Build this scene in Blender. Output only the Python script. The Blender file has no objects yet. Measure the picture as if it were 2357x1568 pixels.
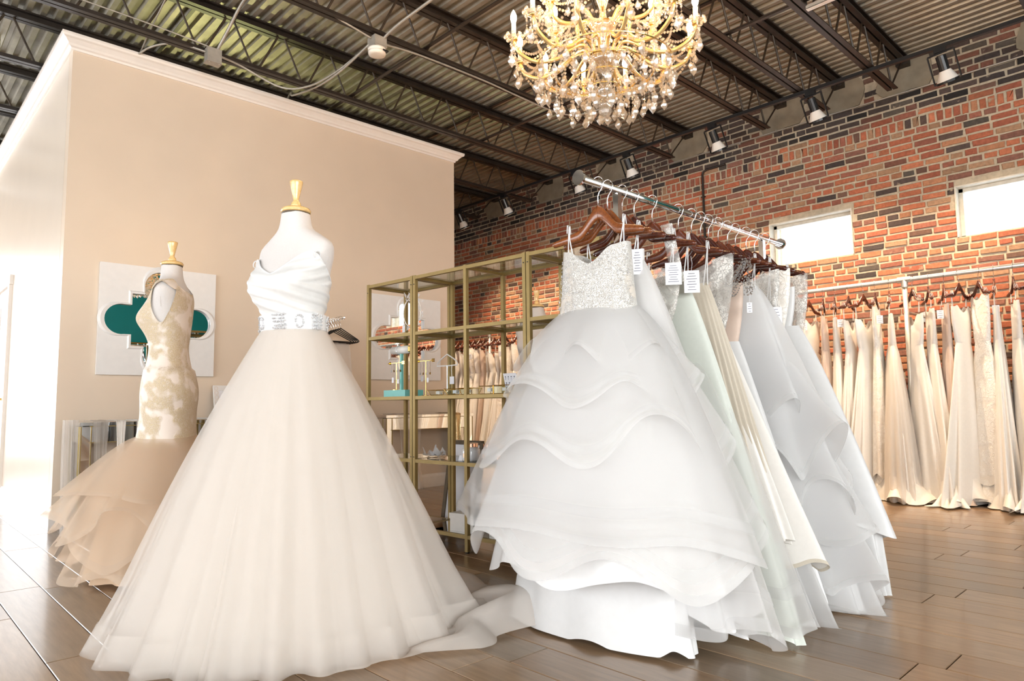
import bpy, math, random
import numpy as np
from mathutils import Vector, Matrix
PI = math.pi
TAU = 2*PI
C = bpy.context.scene.collection
scn = bpy.context.scene

# ------------------------------------------------------------------ camera
CAMH = 0.885
FPX = 1582.15
YAW, PIT, ROLL = 0.810576, 0.092304, -0.0125867
_fw = Vector((math.cos(YAW)*math.cos(PIT), math.sin(YAW)*math.cos(PIT), math.sin(PIT)))
_r0 = Vector((math.sin(YAW), -math.cos(YAW), 0)); _u0 = _r0.cross(_fw)
_r = _r0*math.cos(ROLL) + _u0*math.sin(ROLL); _u = -_r0*math.sin(ROLL) + _u0*math.cos(ROLL)
cd = bpy.data.cameras.new('camera'); cam = bpy.data.objects.new('camera', cd); C.objects.link(cam)
cd.sensor_fit = 'HORIZONTAL'; cd.sensor_width = 36.0; cd.lens = 36.0*FPX/2357.0; cd.clip_start = 0.05; cd.clip_end = 200
M = Matrix(((_r.x, _u.x, -_fw.x, 0), (_r.y, _u.y, -_fw.y, 0), (_r.z, _u.z, -_fw.z, CAMH), (0, 0, 0, 1)))
cam.matrix_world = M
scn.camera = cam

# ------------------------------------------------------------------ world, daylight, exposure
vs = scn.view_settings
scn.display_settings.display_device = 'sRGB'
vs.view_transform = 'Standard'; vs.look = 'None'; vs.gamma = 1.0; vs.use_curve_mapping = False
vs.exposure = -0.05
w = bpy.data.worlds.new('sky'); scn.world = w; w.use_nodes = True
bg = w.node_tree.nodes['Background']; bg.inputs[0].default_value = (0.86, 0.93, 1.0, 1); bg.inputs[1].default_value = 5.0
def area(name, loc, rot, sx, sy, power, col):
    l = bpy.data.lights.new(name, 'AREA'); l.shape = 'RECTANGLE'; l.size = sx; l.size_y = sy; l.energy = power; l.color = col
    o = bpy.data.objects.new(name, l); C.objects.link(o); o.location = loc; o.rotation_euler = rot
    return o
# daylight standing in the openings of the shop's big windows
area('daylight_far_storefront', (-2.4, 12.9, 1.75), (-PI/2, 0, 0), 6.2, 2.8, 300, (0.97, 0.98, 1.0))
area('daylight_left_windows', (-5.9, 2.5, 1.8), (0, -PI/2, 0), 2.6, 10.0, 250, (1.0, 0.98, 0.96))
area('daylight_back_windows', (-1.2, -4.9, 1.8), (PI/2, 0, 0), 7.0, 2.7, 500, (1.0, 0.975, 0.94))
cy = scn.cycles
cy.transparent_max_bounces = 24; cy.max_bounces = 6; cy.diffuse_bounces = 3; cy.glossy_bounces = 3; cy.transmission_bounces = 4
cy.use_adaptive_sampling = True; cy.adaptive_threshold = 0.08; cy.adaptive_min_samples = 16
cy.sample_clamp_indirect = 8.0; cy.caustics_reflective = False; cy.caustics_refractive = False
cy.use_denoising = True
rng = random.Random(7)

# ------------------------------------------------------------------ helpers
def proj(P):
    d = Vector(P) - Vector((0, 0, CAMH)); z = d.dot(_fw)
    if z < 0.05: return None
    return 1178.5 + FPX*d.dot(_r)/z, 784 - FPX*d.dot(_u)/z, z
def wl(o):
    v = Vector((0, 0, 0))
    while o is not None: v += o.location; o = o.parent
    return v
class MB:
    def __init__(s): s.v = []; s.f = []; s.c = []; s.mi = []; s.cur = 0; s.col = None
    def add(s, vs, fs):
        b = len(s.v); s.v.extend(vs); s.f.extend([tuple(b+i for i in f) for f in fs]); s.mi.extend([s.cur]*len(fs)); s.c.extend([s.col]*len(fs))
        return s
    def box(s, c, size, rot=None):
        hx, hy, hz = size[0]/2, size[1]/2, size[2]/2
        p = [Vector((x*hx, y*hy, z*hz)) for x, y, z in ((-1,-1,-1),(1,-1,-1),(1,1,-1),(-1,1,-1),(-1,-1,1),(1,-1,1),(1,1,1),(-1,1,1))]
        if rot is not None: p = [rot @ q for q in p]
        c = Vector(c)
        return s.add([tuple(c+q) for q in p], [(0,3,2,1),(4,5,6,7),(0,1,5,4),(1,2,6,5),(2,3,7,6),(3,0,4,7)])
    def bar(s, a, b, wd, ht=None):                       # square bar between two points
        a, b = Vector(a), Vector(b); d = b-a; ht = ht or wd
        rot = d.to_track_quat('X', 'Z').to_matrix()
        return s.box((a+b)/2, (d.length, wd, ht), rot)
    def cyl(s, a, b, r, n=10, r2=None, cap=True):
        a, b = Vector(a), Vector(b); r2 = r if r2 is None else r2
        q = (b-a).to_track_quat('Z', 'X').to_matrix()
        v = []
        for p, rr in ((a, r), (b, r2)):
            for i in range(n):
                t = TAU*i/n; v.append(tuple(p + q @ Vector((rr*math.cos(t), rr*math.sin(t), 0))))
        f = [(i, (i+1) % n, n+(i+1) % n, n+i) for i in range(n)]
        if cap: f += [tuple(range(n-1, -1, -1)), tuple(range(n, 2*n))]
        return s.add(v, f)
    def tube(s, pts, r, n=8, closed=False):
        pts = [Vector(p) for p in pts]; k = len(pts); v = []; f = []
        up = Vector((0.123, 0.37, 0.92)).normalized()
        for i, p in enumerate(pts):
            if closed: d = pts[(i+1) % k]-pts[i-1]
            else: d = pts[min(i+1, k-1)]-pts[max(i-1, 0)]
            if d.length < 1e-9: d = Vector((0, 0, 1))
            d.normalize(); a = up - d*up.dot(d)
            if a.length < 1e-4: a = Vector((1, 0, 0)) - d*d.x
            a.normalize(); b = d.cross(a); up = a
            rr = r(i/(k-1)) if callable(r) else r
            for j in range(n):
                t = TAU*j/n; v.append(tuple(p + a*(rr*math.cos(t)) + b*(rr*math.sin(t))))
        m = k if closed else k-1
        for i in range(m):
            for j in range(n):
                i2 = (i+1) % k
                f.append((i*n+j, i*n+(j+1) % n, i2*n+(j+1) % n, i2*n+j))
        if not closed: f += [tuple(range(n-1, -1, -1)), tuple(range((k-1)*n, k*n))]
        return s.add(v, f)
    def lathe(s, prof, n=20, c=(0, 0, 0), cap=True):
        v = []; f = []; k = len(prof)
        for r, z in prof:
            for i in range(n):
                t = TAU*i/n; v.append((c[0]+r*math.cos(t), c[1]+r*math.sin(t), c[2]+z))
        for j in range(k-1):
            for i in range(n): f.append((j*n+i, j*n+(i+1) % n, (j+1)*n+(i+1) % n, (j+1)*n+i))
        if cap: f += [tuple(range(n-1, -1, -1)), tuple(range((k-1)*n, k*n))]
        return s.add(v, f)
    def grid(s, fn, nu, nv, closed=True, v0=0.0, v1=1.0):
        v = []; f = []; cu = nu if closed else nu+1
        for j in range(nv+1):
            for i in range(cu): v.append(tuple(fn(i/nu, v0+(v1-v0)*j/nv)))
        for j in range(nv):
            for i in range(nu):
                i2 = (i+1) % cu; f.append((j*cu+i, j*cu+i2, (j+1)*cu+i2, (j+1)*cu+i))
        return s.add(v, f)
    def ball(s, c, r, nu=8, nv=5, sz=1.0):
        pr = []
        for j in range(nv+1):
            t = PI*j/nv; pr.append((max(r*math.sin(t), 1e-4), -r*sz*math.cos(t)))
        return s.lathe(pr, nu, c)
    def octa(s, c, r, h=None):
        x, y, z = c; h = h or r
        return s.add([(x+r,y,z),(x,y+r,z),(x-r,y,z),(x,y-r,z),(x,y,z+h),(x,y,z-h)], [(0,1,4),(1,2,4),(2,3,4),(3,0,4),(1,0,5),(2,1,5),(3,2,5),(0,3,5)])
    def prism(s, poly, fn):                                # poly of 2D points; fn(p, k) -> 3D for k = 0/1
        n = len(poly)
        v = [tuple(fn(p, 0)) for p in poly] + [tuple(fn(p, 1)) for p in poly]
        return s.add(v, [tuple(range(n-1, -1, -1)), tuple(range(n, 2*n))] + [(i, (i+1) % n, n+(i+1) % n, n+i) for i in range(n)])
    def build(s, name, mat, parent=None, world=True, smooth=False):
        me = bpy.data.meshes.new(name)
        off = wl(parent) if (parent is not None and world) else Vector((0, 0, 0))
        me.from_pydata([(x-off.x, y-off.y, z-off.z) for x, y, z in s.v], [], s.f)
        mats = mat if isinstance(mat, (list, tuple)) else [mat]
        for m in mats: me.materials.append(m)
        if len(mats) > 1: me.polygons.foreach_set('material_index', s.mi)
        if s.c and s.c[0] is not None:
            at = me.attributes.new('tint', 'FLOAT_COLOR', 'FACE')
            at.data.foreach_set('color', [x for c in s.c for x in (c[0], c[1], c[2], 1.0)])
        if smooth: me.polygons.foreach_set('use_smooth', [True]*len(me.polygons))
        me.update()
        o = bpy.data.objects.new(name, me); C.objects.link(o)
        if parent is not None: o.parent = parent
        return o
def thing(name, label, cat, loc=(0, 0, 0), rotz=0.0, group=None):
    o = bpy.data.objects.new(name, None); C.objects.link(o); o.location = loc; o.rotation_euler = (0, 0, rotz); o.empty_display_size = 0.1
    o['label'] = label; o['category'] = cat
    if group: o['group'] = group
    return o
def tag(o, label, cat, group=None):
    o['label'] = label; o['category'] = cat
    if group: o['group'] = group
    return o
def struct(o): o['kind'] = 'structure'; return o
def copy_tree(o, parent=None):
    c = o.copy(); C.objects.link(c); c.parent = parent
    for ch in o.children: copy_tree(ch, c)
    return c
def cat(xs, ys, x):                                        # smooth interpolation (Catmull-Rom), xs increasing
    n = len(xs)
    if x <= xs[0]: return ys[0]
    if x >= xs[-1]: return ys[-1]
    i = 0
    while x > xs[i+1]: i += 1
    t = (x-xs[i])/(xs[i+1]-xs[i]); h = xs[i+1]-xs[i]
    def sl(k):
        if k == 0: return (ys[1]-ys[0])/(xs[1]-xs[0])
        if k == n-1: return (ys[-1]-ys[-2])/(xs[-1]-xs[-2])
        return (ys[k+1]-ys[k-1])/(xs[k+1]-xs[k-1])
    m0, m1 = sl(i)*h, sl(i+1)*h
    return (2*t**3-3*t*t+1)*ys[i] + (t**3-2*t*t+t)*m0 + (-2*t**3+3*t*t)*ys[i+1] + (t**3-t*t)*m1
ORD = ['first','second','third','fourth','fifth','sixth','seventh','eighth','ninth','tenth','eleventh','twelfth','thirteenth','fourteenth','fifteenth','sixteenth','seventeenth','eighteenth','nineteenth','twentieth']
def ordinal(i):
    if i < 20: return ORD[i]
    tens = ['twenty', 'thirty', 'forty', 'fifty'][(i+1)//10-2]; u = (i+1) % 10
    return tens+'-'+ORD[u-1] if u else {'twenty': 'twentieth', 'thirty': 'thirtieth', 'forty': 'fortieth', 'fifty': 'fiftieth'}[tens]

# ------------------------------------------------------------------ materials
def mat(name):
    m = bpy.data.materials.new(name); m.use_nodes = True; nt = m.node_tree
    return m, nt, nt.nodes['Principled BSDF'], nt.nodes['Material Output']
def nd(nt, t, **kw):
    n = nt.nodes.new(t)
    for k, v in kw.items():
        if k in n.inputs: n.inputs[k].default_value = v
        else: setattr(n, k, v)
    return n
def ramp(nt, stops):
    r = nt.nodes.new('ShaderNodeValToRGB'); e = r.color_ramp.elements
    while len(e) < len(stops): e.new(0.5)
    for k, (p, c) in enumerate(stops): e[k].position = p; e[k].color = (*c, 1) if len(c) == 3 else c
    return r
def pos(nt, scale=(1, 1, 1)):
    g = nt.nodes.new('ShaderNodeNewGeometry'); mp = nt.nodes.new('ShaderNodeMapping'); mp.inputs['Scale'].default_value = scale
    nt.links.new(g.outputs['Position'], mp.inputs['Vector']); return mp.outputs[0]
def bump(nt, b, src, strength, dist=0.01):
    n = nd(nt, 'ShaderNodeBump', Strength=strength, Distance=dist); nt.links.new(src, n.inputs['Height']); nt.links.new(n.outputs[0], b.inputs['Normal']); return n
def plain(name, col, rough=0.5, metal=0.0, var=0.06, scale=20, bmp=0.0, coat=0.0):
    m, nt, b, o = mat(name)
    no = nd(nt, 'ShaderNodeTexNoise', Scale=scale, Detail=4.0); nt.links.new(pos(nt), no.inputs['Vector'])
    r = ramp(nt, [(0.3, [c*(1-var) for c in col]), (0.7, [min(1, c*(1+var)) for c in col])])
    nt.links.new(no.outputs['Fac'], r.inputs[0]); nt.links.new(r.outputs[0], b.inputs['Base Color'])
    b.inputs['Roughness'].default_value = rough; b.inputs['Metallic'].default_value = metal
    if coat: b.inputs['Coat Weight'].default_value = coat
    if bmp: bump(nt, b, no.outputs['Fac'], bmp)
    return m
def emit(name, col, s):
    m, nt, b, o = mat(name)
    b.inputs['Emission Color'].default_value = (*col, 1); b.inputs['Emission Strength'].default_value = s; b.inputs['Base Color'].default_value = (*col, 1)
    return m
def sheer(name, col, alpha, transl=0.45):                  # tulle and organza: part open weave, part lit cloth
    m, nt, b, o = mat(name); nt.nodes.remove(b)
    d = nd(nt, 'ShaderNodeBsdfDiffuse', Color=(*col, 1)); t = nd(nt, 'ShaderNodeBsdfTranslucent', Color=(*col, 1)); x = nt.nodes.new('ShaderNodeBsdfTransparent')
    a = nd(nt, 'ShaderNodeMixShader', Fac=transl); nt.links.new(d.outputs[0], a.inputs[1]); nt.links.new(t.outputs[0], a.inputs[2])
    mx = nd(nt, 'ShaderNodeMixShader', Fac=alpha)
    nt.links.new(x.outputs[0], mx.inputs[1]); nt.links.new(a.outputs[0], mx.inputs[2]); nt.links.new(mx.outputs[0], o.inputs[0])
    return m
def cloth(name, col, rough=0.6, sheen=0.3, sc=60, bs=0.15, transl=0.15):
    m, nt, b, o = mat(name)
    no = nd(nt, 'ShaderNodeTexNoise', Scale=sc, Detail=3.0); nt.links.new(pos(nt), no.inputs['Vector'])
    r = ramp(nt, [(0.3, [c*0.96 for c in col]), (0.7, col)]); nt.links.new(no.outputs['Fac'], r.inputs[0]); nt.links.new(r.outputs[0], b.inputs['Base Color'])
    b.inputs['Roughness'].default_value = rough; b.inputs['Sheen Weight'].default_value = sheen
    bump(nt, b, no.outputs['Fac'], bs, 0.004)
    if transl:
        t = nd(nt, 'ShaderNodeBsdfTranslucent', Color=(*col, 1)); mx = nd(nt, 'ShaderNodeMixShader', Fac=transl)
        nt.links.new(b.outputs[0], mx.inputs[1]); nt.links.new(t.outputs[0], mx.inputs[2]); nt.links.new(mx.outputs[0], o.inputs[0])
    return m
def lace(name, base, thread, sc=38, cut=0.5, cov=1.5, bs=0.6, open_alpha=None):   # floral lace: raised motifs on a ground
    m, nt, b, o = mat(name); P = pos(nt)
    n0 = nd(nt, 'ShaderNodeTexNoise', Scale=sc*0.5, Detail=2.0); nt.links.new(P, n0.inputs['Vector'])
    ad = nd(nt, 'ShaderNodeMix', data_type='VECTOR'); ad.inputs['Factor'].default_value = 0.06
    nt.links.new(P, ad.inputs[4]); nt.links.new(n0.outputs['Color'], ad.inputs[5])
    vo = nd(nt, 'ShaderNodeTexVoronoi', Scale=sc*1.5, feature='DISTANCE_TO_EDGE'); nt.links.new(ad.outputs[1], vo.inputs['Vector'])
    sn = nd(nt, 'ShaderNodeMath', operation='MULTIPLY'); sn.inputs[1].default_value = 4.5; nt.links.new(vo.outputs['Distance'], sn.inputs[0])
    n1 = nd(nt, 'ShaderNodeTexNoise', Scale=cov*4, Detail=2.5); nt.links.new(P, n1.inputs['Vector'])
    r1 = ramp(nt, [(cut-0.05, (0, 0, 0)), (cut+0.05, (1, 1, 1))]); nt.links.new(n1.outputs['Fac'], r1.inputs[0])
    r2 = ramp(nt, [(0.10, (0.35, 0.35, 0.35)), (0.5, (1, 1, 1))]); nt.links.new(sn.outputs[0], r2.inputs[0])
    mu = nd(nt, 'ShaderNodeMath', operation='MULTIPLY'); nt.links.new(r1.outputs[0], mu.inputs[0]); nt.links.new(r2.outputs[0], mu.inputs[1])
    mx = nd(nt, 'ShaderNodeMix', data_type='RGBA'); mx.inputs[6].default_value = (*base, 1); mx.inputs[7].default_value = (*thread, 1)
    nt.links.new(mu.outputs[0], mx.inputs[0]); nt.links.new(mx.outputs[2], b.inputs['Base Color'])
    b.inputs['Roughness'].default_value = 0.55; b.inputs['Sheen Weight'].default_value = 0.2
    bump(nt, b, mu.outputs[0], bs, 0.006)
    if open_alpha is not None:
        x = nt.nodes.new('ShaderNodeBsdfTransparent'); ms = nt.nodes.new('ShaderNodeMixShader')
        mr = nd(nt, 'ShaderNodeMapRange'); mr.inputs['To Min'].default_value = open_alpha; nt.links.new(mu.outputs[0], mr.inputs[0])
        nt.links.new(mr.outputs[0], ms.inputs[0]); nt.links.new(x.outputs[0], ms.inputs[1]); nt.links.new(b.outputs[0], ms.inputs[2]); nt.links.new(ms.outputs[0], o.inputs[0])
    return m
def glassy(name, tint, alpha, rough=0.02):                 # thin clear glass: mostly lets light through, mirrors a little by angle
    m, nt, b, o = mat(name); nt.nodes.remove(b)
    g = nd(nt, 'ShaderNodeBsdfGlossy', Roughness=rough); x = nd(nt, 'ShaderNodeBsdfTransparent', Color=(*tint, 1)); fr = nd(nt, 'ShaderNodeFresnel', IOR=1.45)
    ge = nt.nodes.new('ShaderNodeNewGeometry'); mr = nd(nt, 'ShaderNodeMapRange'); mr.inputs['To Min'].default_value = 1.45; mr.inputs['To Max'].default_value = 1/1.45
    nt.links.new(ge.outputs['Backfacing'], mr.inputs[0]); nt.links.new(mr.outputs[0], fr.inputs['IOR'])
    ad = nd(nt, 'ShaderNodeMath', operation='ADD', use_clamp=True); ad.inputs[1].default_value = alpha; nt.links.new(fr.outputs[0], ad.inputs[0])
    mx = nt.nodes.new('ShaderNodeMixShader'); nt.links.new(ad.outputs[0], mx.inputs[0]); nt.links.new(x.outputs[0], mx.inputs[1]); nt.links.new(g.outputs[0], mx.inputs[2]); nt.links.new(mx.outputs[0], o.inputs[0])
    return m
def tinted(name, rough, noise_scale, var, bs, stretch=(1, 1, 1), coat=0.0, spots=None):   # colour of each piece from its own 'tint'
    m, nt, b, o = mat(name)
    at = nd(nt, 'ShaderNodeAttribute', attribute_name='tint'); no = nd(nt, 'ShaderNodeTexNoise', Scale=noise_scale, Detail=6.0, Roughness=0.65)
    nt.links.new(pos(nt, stretch), no.inputs['Vector'])
    r = ramp(nt, [(0.3, (1-var,)*3), (0.7, (1+var*0.6,)*3)]); nt.links.new(no.outputs['Fac'], r.inputs[0])
    mx = nd(nt, 'ShaderNodeMix', data_type='RGBA', blend_type='MULTIPLY'); mx.inputs[0].default_value = 1.0
    nt.links.new(at.outputs['Color'], mx.inputs[6]); nt.links.new(r.outputs[0], mx.inputs[7]); out = mx.outputs[2]
    if spots:
        n2 = nd(nt, 'ShaderNodeTexNoise', Scale=spots[0], Detail=5.0); nt.links.new(pos(nt), n2.inputs['Vector'])
        r2 = ramp(nt, [(spots[1], (0, 0, 0)), (spots[1]+0.06, (1, 1, 1))]); nt.links.new(n2.outputs['Fac'], r2.inputs[0])
        m2 = nd(nt, 'ShaderNodeMix', data_type='RGBA'); nt.links.new(r2.outputs[0], m2.inputs[0]); nt.links.new(out, m2.inputs[6]); m2.inputs[7].default_value = (*spots[2], 1); out = m2.outputs[2]
    nt.links.new(out, b.inputs['Base Color']); b.inputs['Roughness'].default_value = rough
    if coat: b.inputs['Coat Weight'].default_value = coat; b.inputs['Coat Roughness'].default_value = 0.12
    bump(nt, b, no.outputs['Fac'], bs, 0.004)
    return m
K = {}
K['brick'] = tinted('brick_clay', 0.85, 34, 0.28, 0.5, spots=(9.0, 0.66, (0.42, 0.33, 0.23)))
K['plank'] = tinted('floor_wood', 0.30, 5, 0.26, 0.08, stretch=(9, 0.8, 1), coat=0.35)
K['mortar'] = plain('mortar', (0.50, 0.42, 0.31), 0.95, var=0.18, scale=25, bmp=0.5)
K['concrete'] = plain('concrete_patch', (0.30, 0.25, 0.18), 0.9, var=0.15, scale=9, bmp=0.3)
K['deck'] = plain('galvanised_deck', (0.36, 0.33, 0.27), 0.45, 0.35, var=0.2, scale=5)
K['steel'] = plain('painted_steel', (0.022, 0.015, 0.011), 0.45, var=0.3, scale=8)
K['rust'] = plain('web_steel', (0.045, 0.03, 0.018), 0.5, var=0.3, scale=10)
K['paint'] = plain('beige_wall_paint', (0.72, 0.59, 0.46), 0.33, var=0.02, scale=3)
K['sidepaint'] = plain('beige_satin_paint', (0.70, 0.60, 0.49), 0.30, var=0.02, scale=3)
K['trim'] = plain('white_gloss_trim', (0.80, 0.74, 0.68), 0.3, var=0.02)
K['teal'] = plain('teal_wall_paint', (0.0, 0.27, 0.27), 0.5, var=0.05, scale=3)
K['white'] = plain('white_board', (0.78, 0.76, 0.74), 0.35, var=0.02)
K['winframe'] = plain('window_frame_paint', (0.62, 0.58, 0.50), 0.5, var=0.1)
K['alu'] = plain('galvanised_pipe', (0.62, 0.60, 0.55), 0.35, 0.7, var=0.08, scale=12)
K['conduit'] = plain('conduit_steel', (0.42, 0.39, 0.34), 0.45, 0.4, var=0.1)
K['chrome'] = plain('chrome', (0.82, 0.83, 0.85), 0.07, 1.0, var=0.02)
K['gold'] = plain('gold_painted_steel', (0.30, 0.215, 0.08), 0.42, 0.5, var=0.06)
K['brass'] = plain('brass', (0.80, 0.55, 0.18), 0.2, 1.0, var=0.05)
K['copper'] = plain('copper_lid', (0.80, 0.52, 0.38), 0.2, 1.0, var=0.05)
K['mirror'] = plain('silvered_mirror', (0.90, 0.92, 0.92), 0.01, 1.0, var=0.0)
K['glass'] = glassy('clear_glass', (0.93, 0.97, 0.95), 0.03)
K['pane'] = glassy('window_glass', (0.97, 0.98, 0.98), 0.0)
K['shelfglass'] = glassy('shelf_glass', (0.90, 0.95, 0.93), 0.12)
def crystal_mat():
    m, nt, b, o = mat('cut_crystal'); nt.nodes.remove(b)
    g = nd(nt, 'ShaderNodeBsdfGlossy', Roughness=0.04); x = nd(nt, 'ShaderNodeBsdfTransparent', Color=(1.0, 0.97, 0.92, 1)); t = nd(nt, 'ShaderNodeBsdfTranslucent', Color=(1.0, 0.93, 0.82, 1)); df = nd(nt, 'ShaderNodeBsdfDiffuse', Color=(1.0, 0.95, 0.87, 1))
    a1 = nd(nt, 'ShaderNodeMixShader', Fac=0.5); nt.links.new(t.outputs[0], a1.inputs[1]); nt.links.new(df.outputs[0], a1.inputs[2])
    a2 = nd(nt, 'ShaderNodeMixShader', Fac=0.60); nt.links.new(a1.outputs[0], a2.inputs[1]); nt.links.new(g.outputs[0], a2.inputs[2])
    a3 = nd(nt, 'ShaderNodeMixShader', Fac=0.50); nt.links.new(x.outputs[0], a3.inputs[1]); nt.links.new(a2.outputs[0], a3.inputs[2]); nt.links.new(a3.outputs[0], o.inputs[0])
    return m
K['crystal'] = crystal_mat()
K['goldglass'] = plain('gilded_glass_arm', (0.85, 0.60, 0.26), 0.15, 0.55, var=0.1)
K['bulb'] = emit('lit_bulb', (1.0, 0.60, 0.28), 380.0)
K['lampface'] = emit('lit_spot_lens', (1.0, 0.70, 0.38), 12.0)
K['sleeve'] = plain('candle_sleeve', (0.85, 0.80, 0.70), 0.5, var=0.02)
K['black'] = plain('black_plastic', (0.012, 0.012, 0.013), 0.35, var=0.1)
K['shade'] = plain('lamp_white_enamel', (0.85, 0.80, 0.74), 0.35, var=0.02)
K['offwhite'] = plain('smoke_alarm_plastic', (0.80, 0.74, 0.66), 0.4, var=0.02)
def wood(name, a, b_, rough, sc=18):
    m, nt, b, o = mat(name); tc = nt.nodes.new('ShaderNodeTexCoord'); mp = nt.nodes.new('ShaderNodeMapping'); mp.inputs['Scale'].default_value = (6, 1, 6)
    nt.links.new(tc.outputs['Object'], mp.inputs[0]); no = nd(nt, 'ShaderNodeTexNoise', Scale=sc, Detail=4.0); nt.links.new(mp.outputs[0], no.inputs['Vector'])
    r = ramp(nt, [(0.3, a), (0.7, b_)]); nt.links.new(no.outputs['Fac'], r.inputs[0]); nt.links.new(r.outputs[0], b.inputs['Base Color'])
    b.inputs['Roughness'].default_value = rough; b.inputs['Coat Weight'].default_value = 0.4
    return m
K['mahog'] = wood('mahogany', (0.075, 0.016, 0.006), (0.15, 0.034, 0.012), 0.25)
K['mahogA'] = wood('light_mahogany', (0.15, 0.042, 0.012), (0.25, 0.075, 0.02), 0.25)
K['mahogD'] = wood('dark_mahogany', (0.045, 0.010, 0.006), (0.085, 0.018, 0.010), 0.25)
K['maple'] = wood('varnished_maple', (0.70, 0.44, 0.17), (0.82, 0.56, 0.25), 0.25)
K['linen'] = cloth('form_linen', (0.66, 0.62, 0.595), 0.8, 0.2, 140, 0.15, 0.0)
K['satin'] = cloth('white_satin', (0.79, 0.79, 0.79), 0.38, 0.2, 30, 0.05, 0.12)
K['satinI'] = cloth('ivory_satin', (0.90, 0.875, 0.83), 0.4, 0.2, 30, 0.05, 0.12)
K['bodice'] = cloth('white_draped_satin', (0.70, 0.69, 0.675), 0.42, 0.2, 40, 0.05, 0.0)
K['crepe'] = cloth('mint_white_crepe', (0.72, 0.76, 0.70), 0.6, 0.2, 60, 0.1, 0.15)
K['chiffon'] = cloth('champagne_chiffon', (0.74, 0.67, 0.56), 0.7, 0.3, 90, 0.2, 0.25)
K['ivory'] = cloth('warm_ivory_cloth', (0.92, 0.885, 0.83), 0.6, 0.2, 50, 0.1, 0.15)
K['cream'] = cloth('cream_cloth', (0.92, 0.89, 0.845), 0.55, 0.2, 50, 0.1, 0.15)
K['blush'] = cloth('blush_cloth', (0.78, 0.62, 0.52), 0.6, 0.3, 60, 0.1, 0.15)
K['champ'] = cloth('champagne_lining', (0.78, 0.58, 0.40), 0.6, 0.2, 40, 0.05, 0.2)
K['lining'] = cloth('ivory_lining', (0.86, 0.80, 0.735), 0.6, 0.2, 40, 0.05, 0.2)
K['tulle'] = sheer('white_tulle', (0.86, 0.85, 0.84), 0.36)
K['tulleD'] = sheer('white_tulle_dense', (0.86, 0.85, 0.84), 0.66)
K['tulleI'] = sheer('ivory_tulle', (0.88, 0.83, 0.78), 0.36)
K['tulleID'] = sheer('ivory_tulle_dense', (0.88, 0.83, 0.78), 0.55)
K['tulleC'] = sheer('champagne_tulle', (0.86, 0.72, 0.58), 0.36)
K['hair'] = sheer('horsehair_braid', (0.82, 0.82, 0.82), 0.34)
K['hairC'] = sheer('champagne_braid', (0.84, 0.72, 0.60), 0.35)
K['organza'] = sheer('white_organza', (0.87, 0.87, 0.87), 0.6)
K['laceW'] = lace('white_beaded_lace', (0.68, 0.62, 0.55), (0.80, 0.78, 0.74), 85, 0.40, 2.0, 0.9)
K['laceS'] = lace('sheer_white_lace', (0.76, 0.74, 0.70), (0.80, 0.78, 0.74), 50, 0.50, 3.0, 0.7, 0.30)
K['laceC'] = lace('champagne_lace', (0.80, 0.70, 0.62), (0.62, 0.49, 0.31), 62, 0.48, 2.8, 0.55)
K['laceI'] = lace('ivory_lace', (0.84, 0.79, 0.72), (0.93, 0.90, 0.85), 32, 0.45, 2.5, 0.6)
K['gem'] = plain('rhinestone', (0.74, 0.75, 0.78), 0.2, 0.35, var=0.3, scale=220, coat=1.0)
K['silver'] = plain('silver_bead', (0.72, 0.73, 0.75), 0.22, 0.85, var=0.4, scale=200)
K['sequin'] = plain('gold_sequin', (0.52, 0.38, 0.2), 0.25, 0.8, var=0.5, scale=150)
K['paper'] = plain('white_card', (0.82, 0.82, 0.86), 0.6, var=0.02)
K['ink'] = plain('grey_ink', (0.16, 0.16, 0.20), 0.7, var=0.05)
K['lightink'] = plain('pale_grey_ink', (0.45, 0.45, 0.52), 0.7, var=0.05)
K['mint'] = plain('turquoise_lacquer', (0.16, 0.50, 0.46), 0.35, var=0.04)
K['jar'] = plain('white_glass_jar', (0.80, 0.81, 0.84), 0.12, var=0.02, coat=0.6)
K['cardbox'] = plain('white_gift_box', (0.80, 0.77, 0.72), 0.45, var=0.03)
K['ribbon'] = plain('black_satin_ribbon', (0.012, 0.013, 0.02), 0.4, var=0.2)
K['feather'] = sheer('white_feather', (0.88, 0.88, 0.90), 0.7)
K['pearl'] = plain('pearl', (0.82, 0.78, 0.72), 0.25, var=0.1, scale=90)
K['darkwood'] = plain('dark_frame', (0.10, 0.07, 0.04), 0.5, var=0.2)
K['tealglass'] = K['mirror']

# ================================================================== THE SETTING
XW, XL, YB, YF, ZD = 7.45, -6.0, -5.0, 13.0, 4.30         # brick wall, left wall, back wall, far storefront, deck
PX0, PX1, PY = 1.083, 4.912, 6.115                         # the partition box
PTOP = 3.80
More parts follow.
